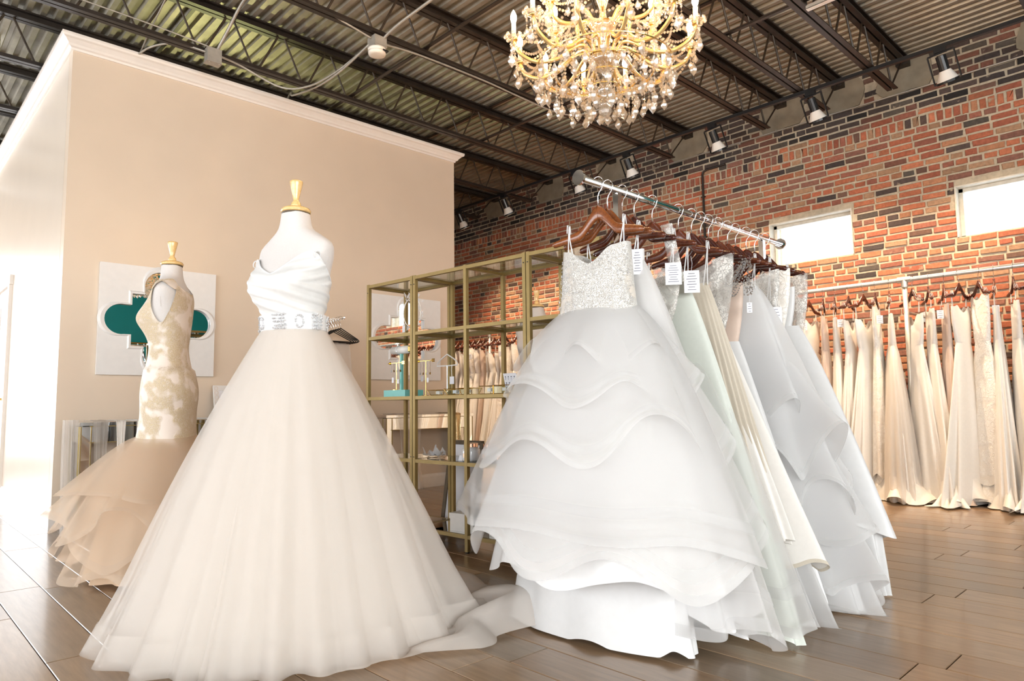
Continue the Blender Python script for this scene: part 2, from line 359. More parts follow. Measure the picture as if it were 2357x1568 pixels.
# ---- floor: planks that run along y
flo = MB(); flo.box((0.725, 4.0, -0.035), (14.2, 18.8, 0.05)); floor = struct(flo.build('floor', K['mortar']))
def quadpx(ps):
    q = [proj(p) for p in ps]
    if any(a is None for a in q): return 0.0
    xs = [min(max(a[0], 0), 2357) for a in q]; ys = [min(max(a[1], 0), 1568) for a in q]
    return abs(sum(xs[i]*ys[(i+1) % len(q)]-xs[(i+1) % len(q)]*ys[i] for i in range(len(q))))/2
planks = []
PW, PL, G = 0.192, 1.28, 0.0016
nx = int(13.45/PW)+1
for i in range(nx):
    x0 = XL+i*PW; x1 = min(x0+PW, XW); off = (i*0.47+0.13*((i*7) % 5)) % PL
    y = YB-off
    while y < YF:
        a, b = max(y, YB), min(y+PL, YF); y += PL
        if b-a < 0.02: continue
        if x0 > PX0+0.02 and x1 < PX1 and a > PY+0.1: continue
        t = rng.uniform(0.78, 1.22); h = rng.uniform(-0.02, 0.02)
        planks.append((x0+G, x1-G, a+G, b-G, (0.29*t+h, 0.188*t, 0.110*t-h*0.5), quadpx([(x0, a, 0), (x1, a, 0), (x1, b, 0), (x0, b, 0)])))
planks.sort(key=lambda p: -p[5])
def plank_geo(mb, p):
    x0, x1, a, b, col, _ = p; c = 0.002; mb.col = col
    v = [(x0, a, -0.012), (x1, a, -0.012), (x1, b, -0.012), (x0, b, -0.012), (x0, a, -c), (x1, a, -c), (x1, b, -c), (x0, b, -c),
         (x0+c, a+c, 0), (x1-c, a+c, 0), (x1-c, b-c, 0), (x0+c, b-c, 0)]
    f = [(8, 9, 10, 11)]
    for k in range(4):
        n = (k+1) % 4; f += [(k, n, 4+n, 4+k), (4+k, 4+n, 8+n, 8+k)]
    mb.add(v, f)
for p in planks[:290]:
    if p[5] < 30: break
    m = MB(); plank_geo(m, p); m.build('plank', K['plank'], floor)
rest = MB()
for p in planks[290:]: plank_geo(rest, p)
rest.build('plank_field', K['plank'], floor)['kind'] = 'stuff'

# ---- brick wall with windows
WIN = [(2.645, 3.55), (0.80, 1.713), (-1.05, -0.135)]; WZ0, WZ1 = 2.40, 2.89
wb = MB(); T = 0.30; mx = XW+0.009
def wallbox(mb, y0, y1, z0, z1): mb.box((mx+T/2, (y0+y1)/2, (z0+z1)/2), (T, y1-y0, z1-z0))
wallbox(wb, YB, YF, 0, WZ0); wallbox(wb, YB, YF, WZ1, ZD+0.1)
ys = sorted(WIN); e = [YB]+[v for p in ys for v in p]+[YF]
for k in range(0, len(e), 2): wallbox(wb, e[k], e[k+1], WZ0, WZ1)
wall_r = struct(wb.build('wall_right', K['mortar']))
RED = [(0.44, 0.135, 0.07), (0.38, 0.115, 0.065), (0.32, 0.115, 0.075), (0.48, 0.165, 0.085), (0.27, 0.12, 0.085), (0.42, 0.19, 0.10), (0.38, 0.22, 0.13), (0.46, 0.15, 0.075)]
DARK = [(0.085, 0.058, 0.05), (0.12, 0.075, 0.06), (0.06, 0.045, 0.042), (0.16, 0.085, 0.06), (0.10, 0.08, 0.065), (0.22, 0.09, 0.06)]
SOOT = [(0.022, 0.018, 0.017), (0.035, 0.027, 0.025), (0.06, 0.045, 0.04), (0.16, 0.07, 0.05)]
JY = [-1.55, -0.35, 0.86, 2.06, 2.69, 3.325, 4.53, 5.74, 6.94, 8.15, 9.36, 10.57, 11.78]    # joists
bricks = []
rb = random.Random(3)
def in_open(y0, y1, z0, z1):
    return any(y1 > a-0.004 and y0 < b+0.004 and z1 > WZ0-0.004 and z0 < WZ1+0.004 for a, b in WIN)
def clip_windows(y0, y1, z0, z1):
    out = [(y0, y1)]
    if z1 > WZ0 and z0 < WZ1:
        for a, b in WIN:
            nw = []
            for u0, u1 in out:
                if u1 <= a or u0 >= b: nw.append((u0, u1))
                else:
                    if u0 < a-0.03: nw.append((u0, a-0.004))
                    if u1 > b+0.03: nw.append((b+0.004, u1))
            out = nw
    return out
def in_patch(y0, y1, z0):
    return z0 > 3.945 and any(j-0.24 < (y0+y1)/2 < j+0.27 for j in JY)
BZ = []; z = 0.012
while z < ZD-0.02:
    if 3.56 < z < 3.61: BZ.append((z, 0.092, True)); z += 0.110
    else: BZ.append((z, 0.0495, False)); z += 0.0685
for row, (z, hgt, rowlock) in enumerate(BZ):
    y = -2.5-rb.uniform(0, 0.2); k = row % 2
    header_row = row % 6 == 3
    while y < 12.6:
        if rowlock: L = 0.050
        elif header_row: L = 0.094
        else: L = 0.196 if rb.random() > 0.16 else 0.094
        y0, y1 = y, y+L; y += L+0.0195+rb.uniform(-0.003, 0.004)
        for u0, u1 in clip_windows(y0, y1, z, z+hgt):
            if u1-u0 < 0.03 or in_patch(u0, u1, z): continue
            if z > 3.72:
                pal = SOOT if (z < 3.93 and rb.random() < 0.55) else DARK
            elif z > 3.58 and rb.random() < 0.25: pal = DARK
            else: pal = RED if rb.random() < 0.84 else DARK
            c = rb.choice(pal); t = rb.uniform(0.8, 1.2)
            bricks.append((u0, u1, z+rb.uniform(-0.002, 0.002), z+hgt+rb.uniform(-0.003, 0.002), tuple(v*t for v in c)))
def brick_geo(mb, b, rr):
    y0, y1, z0, z1, col = b; d = rr.uniform(0.002, 0.011); xf, xb = XW-d+0.004, mx+0.004; mb.col = col
    j = lambda s: rr.uniform(-s, s)
    ym = (y0+y1)/2+j(0.02); q = [(y0, z0), (ym, z0), (y1, z0), (y1, z1), (ym+j(0.02), z1), (y0, z1)]
    q = [(a+j(0.003), c+j(0.003)) for a, c in q]; cy_, cz_ = (y0+y1)/2, (z0+z1)/2
    ins = [(a+(0.005 if a < cy_-0.012 else -0.005 if a > cy_+0.012 else 0), c+(0.004 if c < cz_ else -0.004)) for a, c in q]
    n = 6
    mb.add([(xb, a, c) for a, c in q]+[(xf+0.004, a, c) for a, c in q]+[(xf, a, c) for a, c in ins],
           [tuple(range(3*n-1, 2*n-1, -1))]+[(k+n, k, (k+1) % n, (k+1) % n+n) for k in range(n)]+[(k+2*n, k+n, (k+1) % n+n, (k+1) % n+2*n) for k in range(n)])
def bpx(b):
    P = [(XW, b[0], b[2]), (XW, b[1], b[2]), (XW, b[1], b[3]), (XW, b[0], b[3])]
    c = proj((XW, (b[0]+b[1])/2, (b[2]+b[3])/2))
    if c is None or not (1045 < c[0] < 2357 and 0 < c[1] < 1568) or (b[3] < 1.95): return 0.0
    if 1290 < c[0] < 1860 and c[1] > 600: return 0.0
    if c[0] < 1210 and c[1] > 640: return 0.0
    return quadpx(P)
bricks.sort(key=lambda b: -bpx(b))
rr = random.Random(11)
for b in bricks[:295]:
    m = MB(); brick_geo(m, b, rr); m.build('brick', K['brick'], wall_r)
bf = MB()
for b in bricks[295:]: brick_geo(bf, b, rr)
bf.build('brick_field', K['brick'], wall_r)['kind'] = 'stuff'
for j in JY:                                               # cement patches where the joists bear on the wall
    m = MB(); ra = random.Random(int(j*100)); n = 14; poly = []
    for k in range(n):
        t = TAU*k/n; s = max(abs(math.cos(t)), abs(math.sin(t))); rad = ra.uniform(0.92, 1.08)/s
        poly.append((j+0.015+0.26*rad*math.cos(t), 4.12+0.165*rad*math.sin(t)))
    m.prism(poly, lambda p, k: (mx+0.003 if k == 0 else XW-0.010, p[0], min(p[1], ZD)))
    m.build('cement_patch', K['concrete'], wall_r)
for n_, (a, b) in enumerate(WIN):
    m = MB(); xf = XW+0.13; fz = 0.045
    m.box((xf, (a+b)/2, WZ1-fz/2), (0.06, b-a, fz)); m.box((xf, (a+b)/2, WZ0+0.012), (0.06, b-a, 0.024))
    m.box((xf, a+fz/2, (WZ0+WZ1)/2), (0.06, fz, WZ1-WZ0)); m.box((xf, b-fz/2, (WZ0+WZ1)/2), (0.06, fz, WZ1-WZ0))
    wo = thing('window_%d' % (n_+1), '', '', (XW, (a+b)/2, WZ0)); del wo['label']; del wo['category']; struct(wo)
    m.build('window_frame', K['winframe'], wo)
    m = MB(); m.box((XW+0.06, (a+b)/2, WZ1-0.006), (0.13, b-a, 0.012)); m.box((XW+0.06, b-0.006, (WZ0+WZ1)/2-0.006), (0.13, 0.012, WZ1-WZ0-0.012)); m.box((XW+0.06, a+0.006, (WZ0+WZ1)/2-0.006), (0.13, 0.012, WZ1-WZ0-0.012))
    m.build('window_reveal', K['winframe'], wo)
    m = MB(); m.box((xf, (a+b)/2, (WZ0+WZ1)/2-0.01), (0.006, b-a-2*fz, WZ1-WZ0-fz-0.024)); m.build('pane', K['pane'], wo)
# ---- the rest of the shell, behind and beside the camera
m = MB(); m.box((XL-0.1, 4, 0.2), (0.2, 18, 0.4)); m.box((XL-0.1, 4, 3.72), (0.2, 18, 1.24)); m.box((XL-0.1, -3.75, 1.75), (0.2, 2.5, 2.7)); m.box((XL-0.1, 10.3, 1.75), (0.2, 5.4, 2.7))
struct(m.build('wall_left', K['paint']))
m = MB(); m.box((5.0, YB-0.1, 2.15), (4.9, 0.2, 4.3)); m.box((-1.2, YB-0.1, 0.22), (7.5, 0.2, 0.44)); m.box((-1.2, YB-0.1, 3.73), (7.5, 0.2, 1.14)); m.box((-5.5, YB-0.1, 2.15), (1.1, 0.2, 4.3))
struct(m.build('wall_back', K['teal']))
m = MB(); m.box((0.9, YF+0.1, 2.15), (0.4, 0.2, 4.3)); m.box((-2.4, YF+0.1, 0.16), (7.2, 0.2, 0.32)); m.box((-2.4, YF+0.1, 3.73), (7.2, 0.2, 1.14)); m.box((4.2, YF+0.1, 2.15), (6.5, 0.2, 4.3))
struct(m.build('wall_far', K['paint']))
# ---- ceiling deck: ribs run along y
m = MB(); P_ = 0.104; x = XL; prof = []
while x < XW:
    prof += [(x, ZD), (x+0.040, ZD), (x+0.055, ZD+0.034), (x+0.089, ZD+0.034)]; x += P_
v = []; f = []
for px_, pz in prof: v += [(px_, YB, pz), (px_, YF, pz)]
f = [(2*k, 2*k+1, 2*k+3, 2*k+2) for k in range(len(prof)-1)]
m.add(v, f); m.box((0.725, 4.0, ZD+0.10), (13.7, 18.2, 0.02))
ceiling = struct(m.build('ceiling', K['deck']))
# ---- partition box
m = MB(); m.box(((PX0+PX1)/2, PY+0.06, PTOP/2), (PX1-PX0, 0.12, PTOP)); struct(m.build('wall_partition_front', K['paint']))
m = MB(); m.box((PX0+0.06, (PY+0.12+YF)/2, PTOP/2), (0.12, YF-PY-0.13, PTOP)); struct(m.build('wall_partition_left', K['sidepaint']))
m = MB(); m.box((PX1-0.06, (PY+0.12+YF)/2, PTOP/2), (0.12, YF-PY-0.13, PTOP)); struct(m.build('wall_partition_right', K['paint']))
CR = [(0, 0), (0.012, 0), (0.016, 0.016), (0.032, 0.024), (0.040, 0.040), (0.066, 0.066), (0.084, 0.074), (0.090, 0.088), (0.090, 0.106), (0.0, 0.106)]
def mould(prof, z0, name):
    m = MB(); n = len(prof)
    path = lambda d: [(PX0-d, YF-0.02), (PX0-d, PY-d), (PX1+d, PY-d), (PX1+d, PY+0.8)]
    v = []
    for d, z in prof: v += [(x, y, z0+z) for x, y in path(d)]
    f = []
    for k in range(n):
        k2 = (k+1) % n
        for s in range(3): f.append((k*4+s, k2*4+s, k2*4+s+1, k*4+s+1))
    f.append(tuple(k*4+3 for k in range(n))); f.append(tuple(k*4 for k in range(n-1, -1, -1)))
    m.add(v, f); return m.build(name, K['trim'])
struct(mould(CR, 3.705, 'trim_1'))
struct(mould([(0.0, 0.001), (0.016, 0.001), (0.016, 0.115), (0.012, 0.125), (0.006, 0.14), (0, 0.145)], 0.0, 'baseboard_partition'))
# ---- door on the partition's left face
d = thing('door_1', '', '', (PX0, 9.05, 0)); del d['label']; del d['category']; struct(d)
m = MB()
for y_ in (8.55, 9.55): m.box((PX0-0.014, y_, 1.085), (0.03, 0.09, 2.17))
m.box((PX0-0.014, 9.05, 2.21), (0.034, 1.16, 0.10)); m.build('door_casing', K['trim'], d)
m = MB(); m.box((PX0-0.006, 9.05, 1.075), (0.012, 0.90, 2.13)); m.build('door_leaf', K['trim'], d)
m = MB()
for z0, z1 in ((0.18, 0.95), (1.12, 1.98)):
    for y0, y1 in ((8.68, 9.0), (9.1, 9.42)): m.box((PX0-0.014, (y0+y1)/2, (z0+z1)/2), (0.01, y1-y0, z1-z0))
m.build('door_panel', K['trim'], d)
m = MB(); m.ball((PX0-0.06, 8.67, 1.0), 0.03); m.cyl((PX0-0.012, 8.67, 1.0), (PX0-0.05, 8.67, 1.0), 0.012); m.build('door_handle', K['brass'], d)

# ================================================================== ROOF STEEL
ZB, ZT = 3.835, 4.215                                      # bottom chord and top chord underside
web_me = {}
JX0, JX1 = XL+0.1, XW-0.02
for k, jy in enumerate(JY):
    far = jy > 9.0 or jy < 0
    j = thing('bar_joist', ('dark steel bar joist overhead outside the picture, %s of two behind the camera' % ('nearer' if jy > -1 else 'farther') if jy < 0 else 'dark steel bar joist under the deck, %s from the right end of the brick wall' % ordinal(k-2) if jy < 9 else 'dark steel bar joist seen left of the partition corner, %s one back' % ordinal(k-10)), 'joist', (0, jy, ZB), 0, 'steel bar joists')
    m = MB()
    for s in (-1, 1):
        m.box(((JX0+JX1)/2, jy+s*0.030, ZT+0.006), (JX1-JX0, 0.045, 0.012)); m.box(((JX0+JX1)/2, jy+s*0.012, ZT+0.035), (JX1-JX0, 0.010, 0.055))
    m.box(((JX0+JX1)/2, jy, ZT+0.068), (JX1-JX0, 0.105, 0.014))
    m.build('top_chord', K['steel'], j)
    m = MB(); bx1 = XW-0.42
    for s in (-1, 1):
        m.box(((JX0+bx1)/2, jy+s*0.027, ZB+0.006), (bx1-JX0, 0.040, 0.010)); m.box(((JX0+bx1)/2, jy+s*0.011, ZB+0.024), (bx1-JX0, 0.009, 0.045))
    m.build('bottom_chord', K['steel'], j)
    P0 = 6.80; n = 0; per = 0.465
    x = P0+per
    segs = [((XW-0.1, ZT+0.01), (bx1-0.03, ZB+0.03))]
    x = P0
    while x > JX0+0.6:
        segs.append(((x+0.03, ZT+0.01), (x+per/2-0.03, ZB+0.03))); segs.append(((x-0.03, ZT+0.01), (x-per/2+0.03, ZB+0.03))); x -= per
    extra = MB()
    for (xa, za), (xb, zb) in segs:
        pa, pb = proj((xa, jy, za)), proj((xb, jy, zb))
        vis = pa and pb and max(pa[0], pb[0]) > -40 and min(pa[0], pb[0]) < 2400 and max(pa[1], pb[1]) > -40 and xa > PX0-1.5
        if vis and not far:
            key = (round(xb-xa, 4), round(zb-za, 4))
            if key not in web_me:
                q = MB(); q.cyl((0, 0, 0), (xb-xa, 0, zb-za), 0.0095, 6); ob = q.build('web_bar', K['rust']); web_me[key] = ob.data; bpy.data.objects.remove(ob)
            o = bpy.data.objects.new('web_bar', web_me[key]); C.objects.link(o); o.parent = j; o.location = (xa, 0, za-ZB)
        else: extra.cyl((xa, jy, za), (xb, jy, zb), 0.0095, 6)
    if extra.v: extra.build('web_zigzag', K['rust'], j)['kind'] = 'stuff'
    m = MB(); m.box((XW-0.04, jy, ZT+0.02), (0.12, 0.11, 0.08)); m.build('bearing_seat', K['steel'], j)
for k, (bx, bz, nm) in enumerate([(5.02, ZB+0.052, 'lower'), (5.08, ZT+0.055, 'upper'), (1.9, ZT+0.055, 'upper'), (3.32, ZB+0.052, 'lower')]):
    m = MB(); m.box((bx, 5.6, bz), (0.032, 13.0, 0.005)); m.box((bx+0.014, 5.6, bz+0.016), (0.005, 13.0, 0.032))
    tag(m.build('bridging_angle', K['steel']), ['thin dark steel angle crossing under the joists near the chandelier', 'thin dark steel angle up against the deck near the chandelier', 'thin dark steel angle against the deck above the beige partition corner', 'dark steel angle crossing the joists beside the smoke alarm'][k], 'steel angle', 'bridging between joists')

# ================================================================== LIGHTING ON THE TRACK, WIRING
m = MB(); m.box((6.40, 5.2, ZB-0.022), (0.036, 11.6, 0.032))
track = m.build('light_track', K['black']); tag(track, 'long black lighting track running under the joists beside the brick wall', 'light track')
TL = [1.50, 2.58, 3.62, 4.74, 5.55, 6.87, 7.85]
def spot(name, loc, target, power):
    l = bpy.data.lights.new(name, 'SPOT'); l.energy = power; l.spot_size = 1.75; l.spot_blend = 0.9; l.color = (1.0, 0.74, 0.49); l.shadow_soft_size = 0.05
    o = bpy.data.objects.new(name, l); C.objects.link(o); o.location = loc
    o.rotation_euler = (Vector(target)-Vector(loc)).to_track_quat('-Z', 'Y').to_euler(); return o
TW = ['nearest the right edge', 'second from the right edge', 'third from the right edge', 'fourth from the right edge, above the chrome rack', 'fifth from the right edge, behind the rack end', 'sixth from the right edge', 'by the partition edge', 'hidden past the partition edge']
for k, y_ in enumerate(TL):
    t = thing('track_spotlight', 'black and white track spotlight, %s' % TW[k], 'spotlight', (6.40, y_, ZB-0.04), 0, 'track spotlights')
    m = MB(); m.box((6.40, y_, ZB-0.055), (0.04, 0.09, 0.035)); m.build('track_adapter', K['black'], t)
    ax = Vector((0.42, -0.10, -0.9)).normalized(); c0 = Vector((6.40, y_, ZB-0.10)); side = ax.cross(Vector((0, 1, 0))).normalized(); sd = ax.cross(side).normalized()
    m = MB(); a = c0; b = c0+ax*0.125
    m.cyl(a, b, 0.040, 14); m.build('lamp_body', K['black'], t, smooth=False)
    m = MB(); m.cyl(b, b+ax*0.085, 0.043, 18, 0.082, cap=False); m.build('lamp_cone', K['shade'], t, smooth=True)
    m = MB(); m.cyl(b+ax*0.083, b+ax*0.103, 0.084, 18, cap=False); m.cyl(b+ax*0.083, b+ax*0.103, 0.080, 18, cap=False); m.build('lamp_rim', K['black'], t)
    m = MB(); m.cyl(b+ax*0.088, b+ax*0.092, 0.078, 18); m.build('lamp_lens', K['lampface'], t)
    m = MB(); pv = b+ax*0.09
    top = Vector((6.40, y_, ZB-0.075))
    for s in (-1, 1): m.bar(top+sd*(s*0.098), pv+sd*(s*0.098), 0.008, 0.014); m.cyl(pv+sd*(s*0.080), pv+sd*(s*0.104), 0.007, 8)
    m.bar(top-sd*0.098, top+sd*0.098, 0.008, 0.014); m.build('yoke', K['black'], t)
    p = b+ax*0.115
    sp = spot('track_spot_light', p, (p.x+0.36, p.y-0.1, p.z-2.0), 300); sp.parent = t; sp.location = p-wl(t)
# long conduit along the brick wall, a vertical drop, black pipe
m = MB(); m.tube([(XW-0.015, -2, 3.945), (XW-0.015, 12.5, 3.945)], 0.008, 8); m.cyl((XW-0.002, 3.85, 3.93), (XW-0.026, 3.85, 3.93), 0.014)
for y_ in (1.6, 3.4, 5.0, 6.6, 8.2): m.box((XW-0.012, y_, 3.945), (0.03, 0.014, 0.028))
tag(m.build('wall_conduit', K['conduit']), 'thin bare metal conduit running along the top of the brick wall', 'conduit')
m = MB(); m.tube([(XW-0.018, 4.05, 3.735)]+[(XW-0.018, 4.30, 3.73), (XW-0.018, 4.345, 3.715), (XW-0.018, 4.36, 3.68)]+[(XW-0.018, 4.36, 2.2)], 0.014, 8)
for z_ in (3.4, 2.9): m.box((XW-0.012, 4.36, z_), (0.03, 0.05, 0.016))
tag(m.build('wall_pipe', K['steel']), 'dark pipe dropping down the brick wall behind the chrome rack', 'pipe')
# strut channel at top right
SX, SY0, SY1 = 5.03, 1.60, 2.02
m = MB(); m.box((SX, (SY0+SY1)/2, ZB-0.022), (0.042, SY1-SY0, 0.006)); m.box((SX-0.019, (SY0+SY1)/2, ZB-0.008), (0.004, SY1-SY0, 0.030)); m.box((SX+0.019, (SY0+SY1)/2, ZB-0.008), (0.004, SY1-SY0, 0.030))
for k in range(5): m.box((SX, SY0+0.05+k*0.08, ZB-0.0255), (0.012, 0.035, 0.002))
tag(m.build('strut_channel', K['alu']), 'short pale slotted strut channel under a joist, upper right', 'strut')
# smoke alarm on its junction box, and the second junction box by the crown moulding
sx, sy = 2.86, 4.53
t = thing('smoke_alarm', 'round white smoke alarm hanging below a joist in the middle of the ceiling', 'smoke alarm', (sx, sy, ZB-0.12))
m = MB(); m.lathe([(0.045, 0.0), (0.066, 0.004), (0.070, 0.015), (0.070, 0.030), (0.064, 0.032), (0.064, 0.036), (0.072, 0.038), (0.072, 0.052), (0.06, 0.056)], 24, (sx, sy, ZB-0.165)); m.build('alarm_body', K['offwhite'], t, smooth=True)
m = MB(); m.box((sx+0.035, sy-0.058, ZB-0.138), (0.05, 0.03, 0.012)); m.build('alarm_slot', K['black'], t)
t = thing('junction_box', 'square galvanised junction box carrying the smoke alarm', 'junction box', (sx, sy, ZB-0.10))
m = MB(); m.box((sx, sy, ZB-0.065), (0.11, 0.11, 0.085)); m.build('box_body', K['conduit'], t)
m = MB(); m.box((sx, sy-0.057, ZB-0.06), (0.10, 0.004, 0.07)); m.build('box_cover', K['conduit'], t)
jx, jy = 1.99, 5.655
t = thing('junction_box', 'square galvanised junction box above the crown moulding on the left', 'junction box', (jx, jy, ZB-0.12))
m = MB(); m.box((jx, jy, ZB-0.04), (0.115, 0.075, 0.115)); m.build('box_body', K['conduit'], t)
m = MB(); m.box((jx, jy, ZB-0.102), (0.125, 0.085, 0.006)); m.build('box_cover', K['conduit'], t)
m = MB()
for dx in (-0.04, 0.04): m.cyl((jx+dx, jy-0.03, ZB-0.105), (jx+dx, jy-0.03, ZB-0.110), 0.006, 8)
m.build('screw', K['chrome'], t)
def curvepts(pts, n=10):
    P = [Vector(p) for p in pts]; out = []
    for i in range(len(P)-1):
        p0, p1, p2, p3 = P[max(i-1, 0)], P[i], P[i+1], P[min(i+2, len(P)-1)]
        for k in range(n):
            s = k/n; out.append(0.5*((2*p1)+(p2-p0)*s+(2*p0-5*p1+4*p2-p3)*s*s+(3*p1-p0-3*p2+p3)*s**3))
    out.append(P[-1]); return out
def cable(pts, r, lab, mt='conduit'):
    m = MB(); m.tube(curvepts(pts), r, 6); tag(m.build('ceiling_cable', K[mt], smooth=True), lab, 'cable')
cable([(jx+0.03, jy, ZB+0.02), (jx+0.06, jy-0.10, ZB+0.13), (jx+0.12, jy-0.28, ZT-0.03), (jx+0.14, jy-0.5, ZT), (jx+0.13, jy-1.4, ZT), (jx+0.12, jy-2.6, ZT)], 0.013, 'grey metal conduit rising from the left junction box along the deck')
cable([(sx+0.03, sy-0.05, ZB-0.03), (sx+0.05, sy-0.25, ZB+0.02), (sx+0.1, sy-0.8, ZB+0.08), (sx+0.1, sy-2.2, ZB+0.10)], 0.012, 'straight grey conduit running forward from the smoke alarm')
cable([(sx-0.05, sy, ZB-0.04), (sx-0.5, sy+0.01, ZB+0.03), (sx-1.2, sy+0.01, ZB+0.05), (sx-3.2, sy, ZB+0.06)], 0.008, 'flexible cable following the joist left of the smoke alarm')
cable([(sx+0.05, sy, ZB-0.05), (sx+0.4, sy, ZB-0.015), (sx+1.1, sy-0.01, ZB-0.008), (sx+2.2, sy, ZB-0.008), (sx+2.6, sy-0.2, ZB+0.1)], 0.008, 'flexible cable following the joist right of the smoke alarm')
cable([(sx-0.04, sy+0.05, ZB-0.07), (sx-0.1, sy+0.45, ZB-0.16), (sx-0.16, sy+0.85, ZB-0.17), (sx-0.30, sy+1.1, ZB-0.13), (sx-0.62, sy+1.17, ZB-0.02), (jx+0.06, jy, ZB-0.02)], 0.009, 'drooping cable from the smoke alarm to the left junction box')
cable([(sx-0.05, sy+0.04, ZB-0.075), (sx-0.1, sy+0.4, ZB-0.18), (sx-0.10, sy+0.8, ZB-0.17), (sx-0.08, sy+1.3, ZB-0.07), (sx-0.02, PY-0.10, ZB+0.03), (sx, PY+0.08, PTOP+0.005)], 0.009, 'drooping cable from the smoke alarm down to the crown moulding')
cable([(jx-0.06, jy, ZB-0.02), (jx-0.25, jy+0.1, ZB+0.02), (jx-0.42, jy+0.2, ZB-0.03), (jx-0.48, PY+0.06, PTOP)], 0.008, 'short cable looping from the left junction box over the moulding')
cable([(jx-0.02, jy-0.02, ZB+0.02), (jx-0.5, jy+0.01, ZB+0.06), (jx-1.5, jy+0.01, ZB+0.07), (jx-3.0, jy+0.01, ZB+0.07)], 0.006, 'thin cable lying along the joist left of the junction box')
cable([(1.55, PY+0.05, PTOP), (1.55, 5.7, ZB+0.12), (1.62, 5.2, ZT), (1.7, 4.4, ZT)], 0.006, 'thin pale wire rising from the crown moulding to the deck')
m = MB(); m.cyl((0.93, 6.6, 2.9), (0.93, 6.6, ZD), 0.022, 10); m.cyl((0.93, 6.6, 4.0), (0.93, 6.6, 4.06), 0.034, 10); m.box((0.98, 6.6, 4.02), (0.12, 0.03, 0.03))
o = m.build('drop_pipe', K['conduit']); o.location = (-0.18, 0.95, 0.75); tag(o, 'grey pipe hanging from the joists at the top left corner', 'pipe')
# fluorescent lamps in the roofless room behind the partition, which light the deck above it
t = thing('fluorescent_lamp', 'fluorescent lamp on the wall top inside the roofless partition room', 'lamp', (2.6, 7.4, 3.2))
m = MB(); m.box((2.6, 7.4, 3.2), (1.3, 0.16, 0.05)); m.build('lamp_housing', K['white'], t)
m = MB()
for s in (-0.04, 0.04): m.cyl((2.0, 7.4+s, 3.245), (3.2, 7.4+s, 3.245), 0.018, 8)
m.build('lamp_tube', emit('fluorescent_tube', (1.0, 0.98, 0.46), 60.0), t)
m = MB(); m.cyl((2.6, 7.4, 0), (2.6, 7.4, 3.18), 0.02, 8); m.lathe([(0.18, 0), (0.18, 0.03), (0.03, 0.05)], 16, (2.6, 7.4, 0)); m.build('lamp_stand', K['black'], t)

# ================================================================== CHANDELIER
CX, CY = 2.745, 2.16
ch = thing('crystal_chandelier', 'crystal chandelier with gilded arms and lit candle bulbs', 'chandelier', (CX, CY, 2.38))
m = MB(); m.lathe([(0.004, 2.40), (0.020, 2.405), (0.034, 2.425), (0.034, 2.44), (0.02, 2.46), (0.012, 2.475), (0.03, 2.49), (0.045, 2.51), (0.03, 2.535), (0.014, 2.55), (0.012, 2.60), (0.035, 2.62), (0.075, 2.655), (0.085, 2.68), (0.03, 2.695), (0.016, 2.72), (0.02, 2.80), (0.06, 2.84), (0.07, 2.86), (0.025, 2.88), (0.015, 2.95), (0.03, 3.0), (0.05, 3.06), (0.02, 3.12), (0.014, 3.3), (0.03, 3.34), (0.012, 3.38)], 20, (CX, CY, 0)); m.build('glass_column', K['crystal'], ch, smooth=True)
m = MB(); m.cyl((CX, CY, 2.44), (CX, CY, 3.4), 0.006, 8); m.lathe([(0.07, 2.672), (0.09, 2.69), (0.06, 2.70)], 18, (CX, CY, 0)); m.lathe([(0.055, 2.858), (0.07, 2.87), (0.04, 2.88)], 18, (CX, CY, 0)); m.build('brass_stem', K['brass'], ch)
m = MB()
zz = 3.40
while zz < ZD-0.03:
    m.tube([(CX+0.011*math.cos(t_), CY, zz+0.022+0.022*math.sin(t_)) if int(zz*100) % 2 else (CX, CY+0.011*math.cos(t_), zz+0.022+0.022*math.sin(t_)) for t_ in [TAU*k/8 for k in range(8)]], 0.0035, 5, True); zz += 0.037
m.build('hanging_chain', K['brass'], ch)
def arm_curve(ang, R, zhub, zbase, sag):
    c, s = math.cos(ang), math.sin(ang)
    P = [(0.06, zhub), (0.10, zhub+0.05), (0.16, zhub+0.035), (R*0.52, zhub-sag*0.55), (R*0.75, zhub-sag), (R*0.93, zbase-0.075), (R, zbase-0.012)]
    return curvepts([(CX+r*c, CY+r*s, z) for r, z in P], 6)
proto = {}
def inst(key, maker, mt, name, parent, loc, smooth=False):
    if key not in proto:
        q = MB(); maker(q); ob = q.build(name, mt, smooth=smooth); proto[key] = ob.data; bpy.data.objects.remove(ob)
    o = bpy.data.objects.new(name, proto[key]); C.objects.link(o); o.parent = parent; o.location = Vector(loc)-wl(parent); return o
def mk_bob(q):
    q.lathe([(0.012, -0.006), (0.028, 0.0), (0.040, 0.010)], 16, cap=False)
    for k in range(8):
        t_ = TAU*k/8; q.ball((0.043*math.cos(t_), 0.043*math.sin(t_), 0.014), 0.012, 6, 4)
def mk_pend(s):
    def f(q):
        q.tube([(0, 0, 0), (0, 0, -0.018*s)], 0.0012, 4)
        q.octa((0, 0, -0.026*s), 0.0075*s, 0.008*s)
        r = [(0.002, -0.036), (0.009, -0.050), (0.0195, -0.072), (0.016, -0.082), (0.001, -0.103)]
        q.lathe([(a*s, b*s) for a, b in r[::-1]], 6)
    return f
def pend(p, s, parent=ch, drop=0.0):
    if drop > 0.01:
        n = max(2, int(drop/0.02)); b = MB()
        for k in range(n): b.octa((p[0], p[1], p[2]-(k+0.5)*drop/n), 0.0078, 0.0095)
        b.build('bead_drop', K['crystal'], parent)
    o = inst(('p', s), mk_pend(s), K['crystal'], 'crystal_pendant', parent, (p[0], p[1], p[2]-drop)); o.rotation_euler = (0, 0, rng.uniform(0, 6)); return o
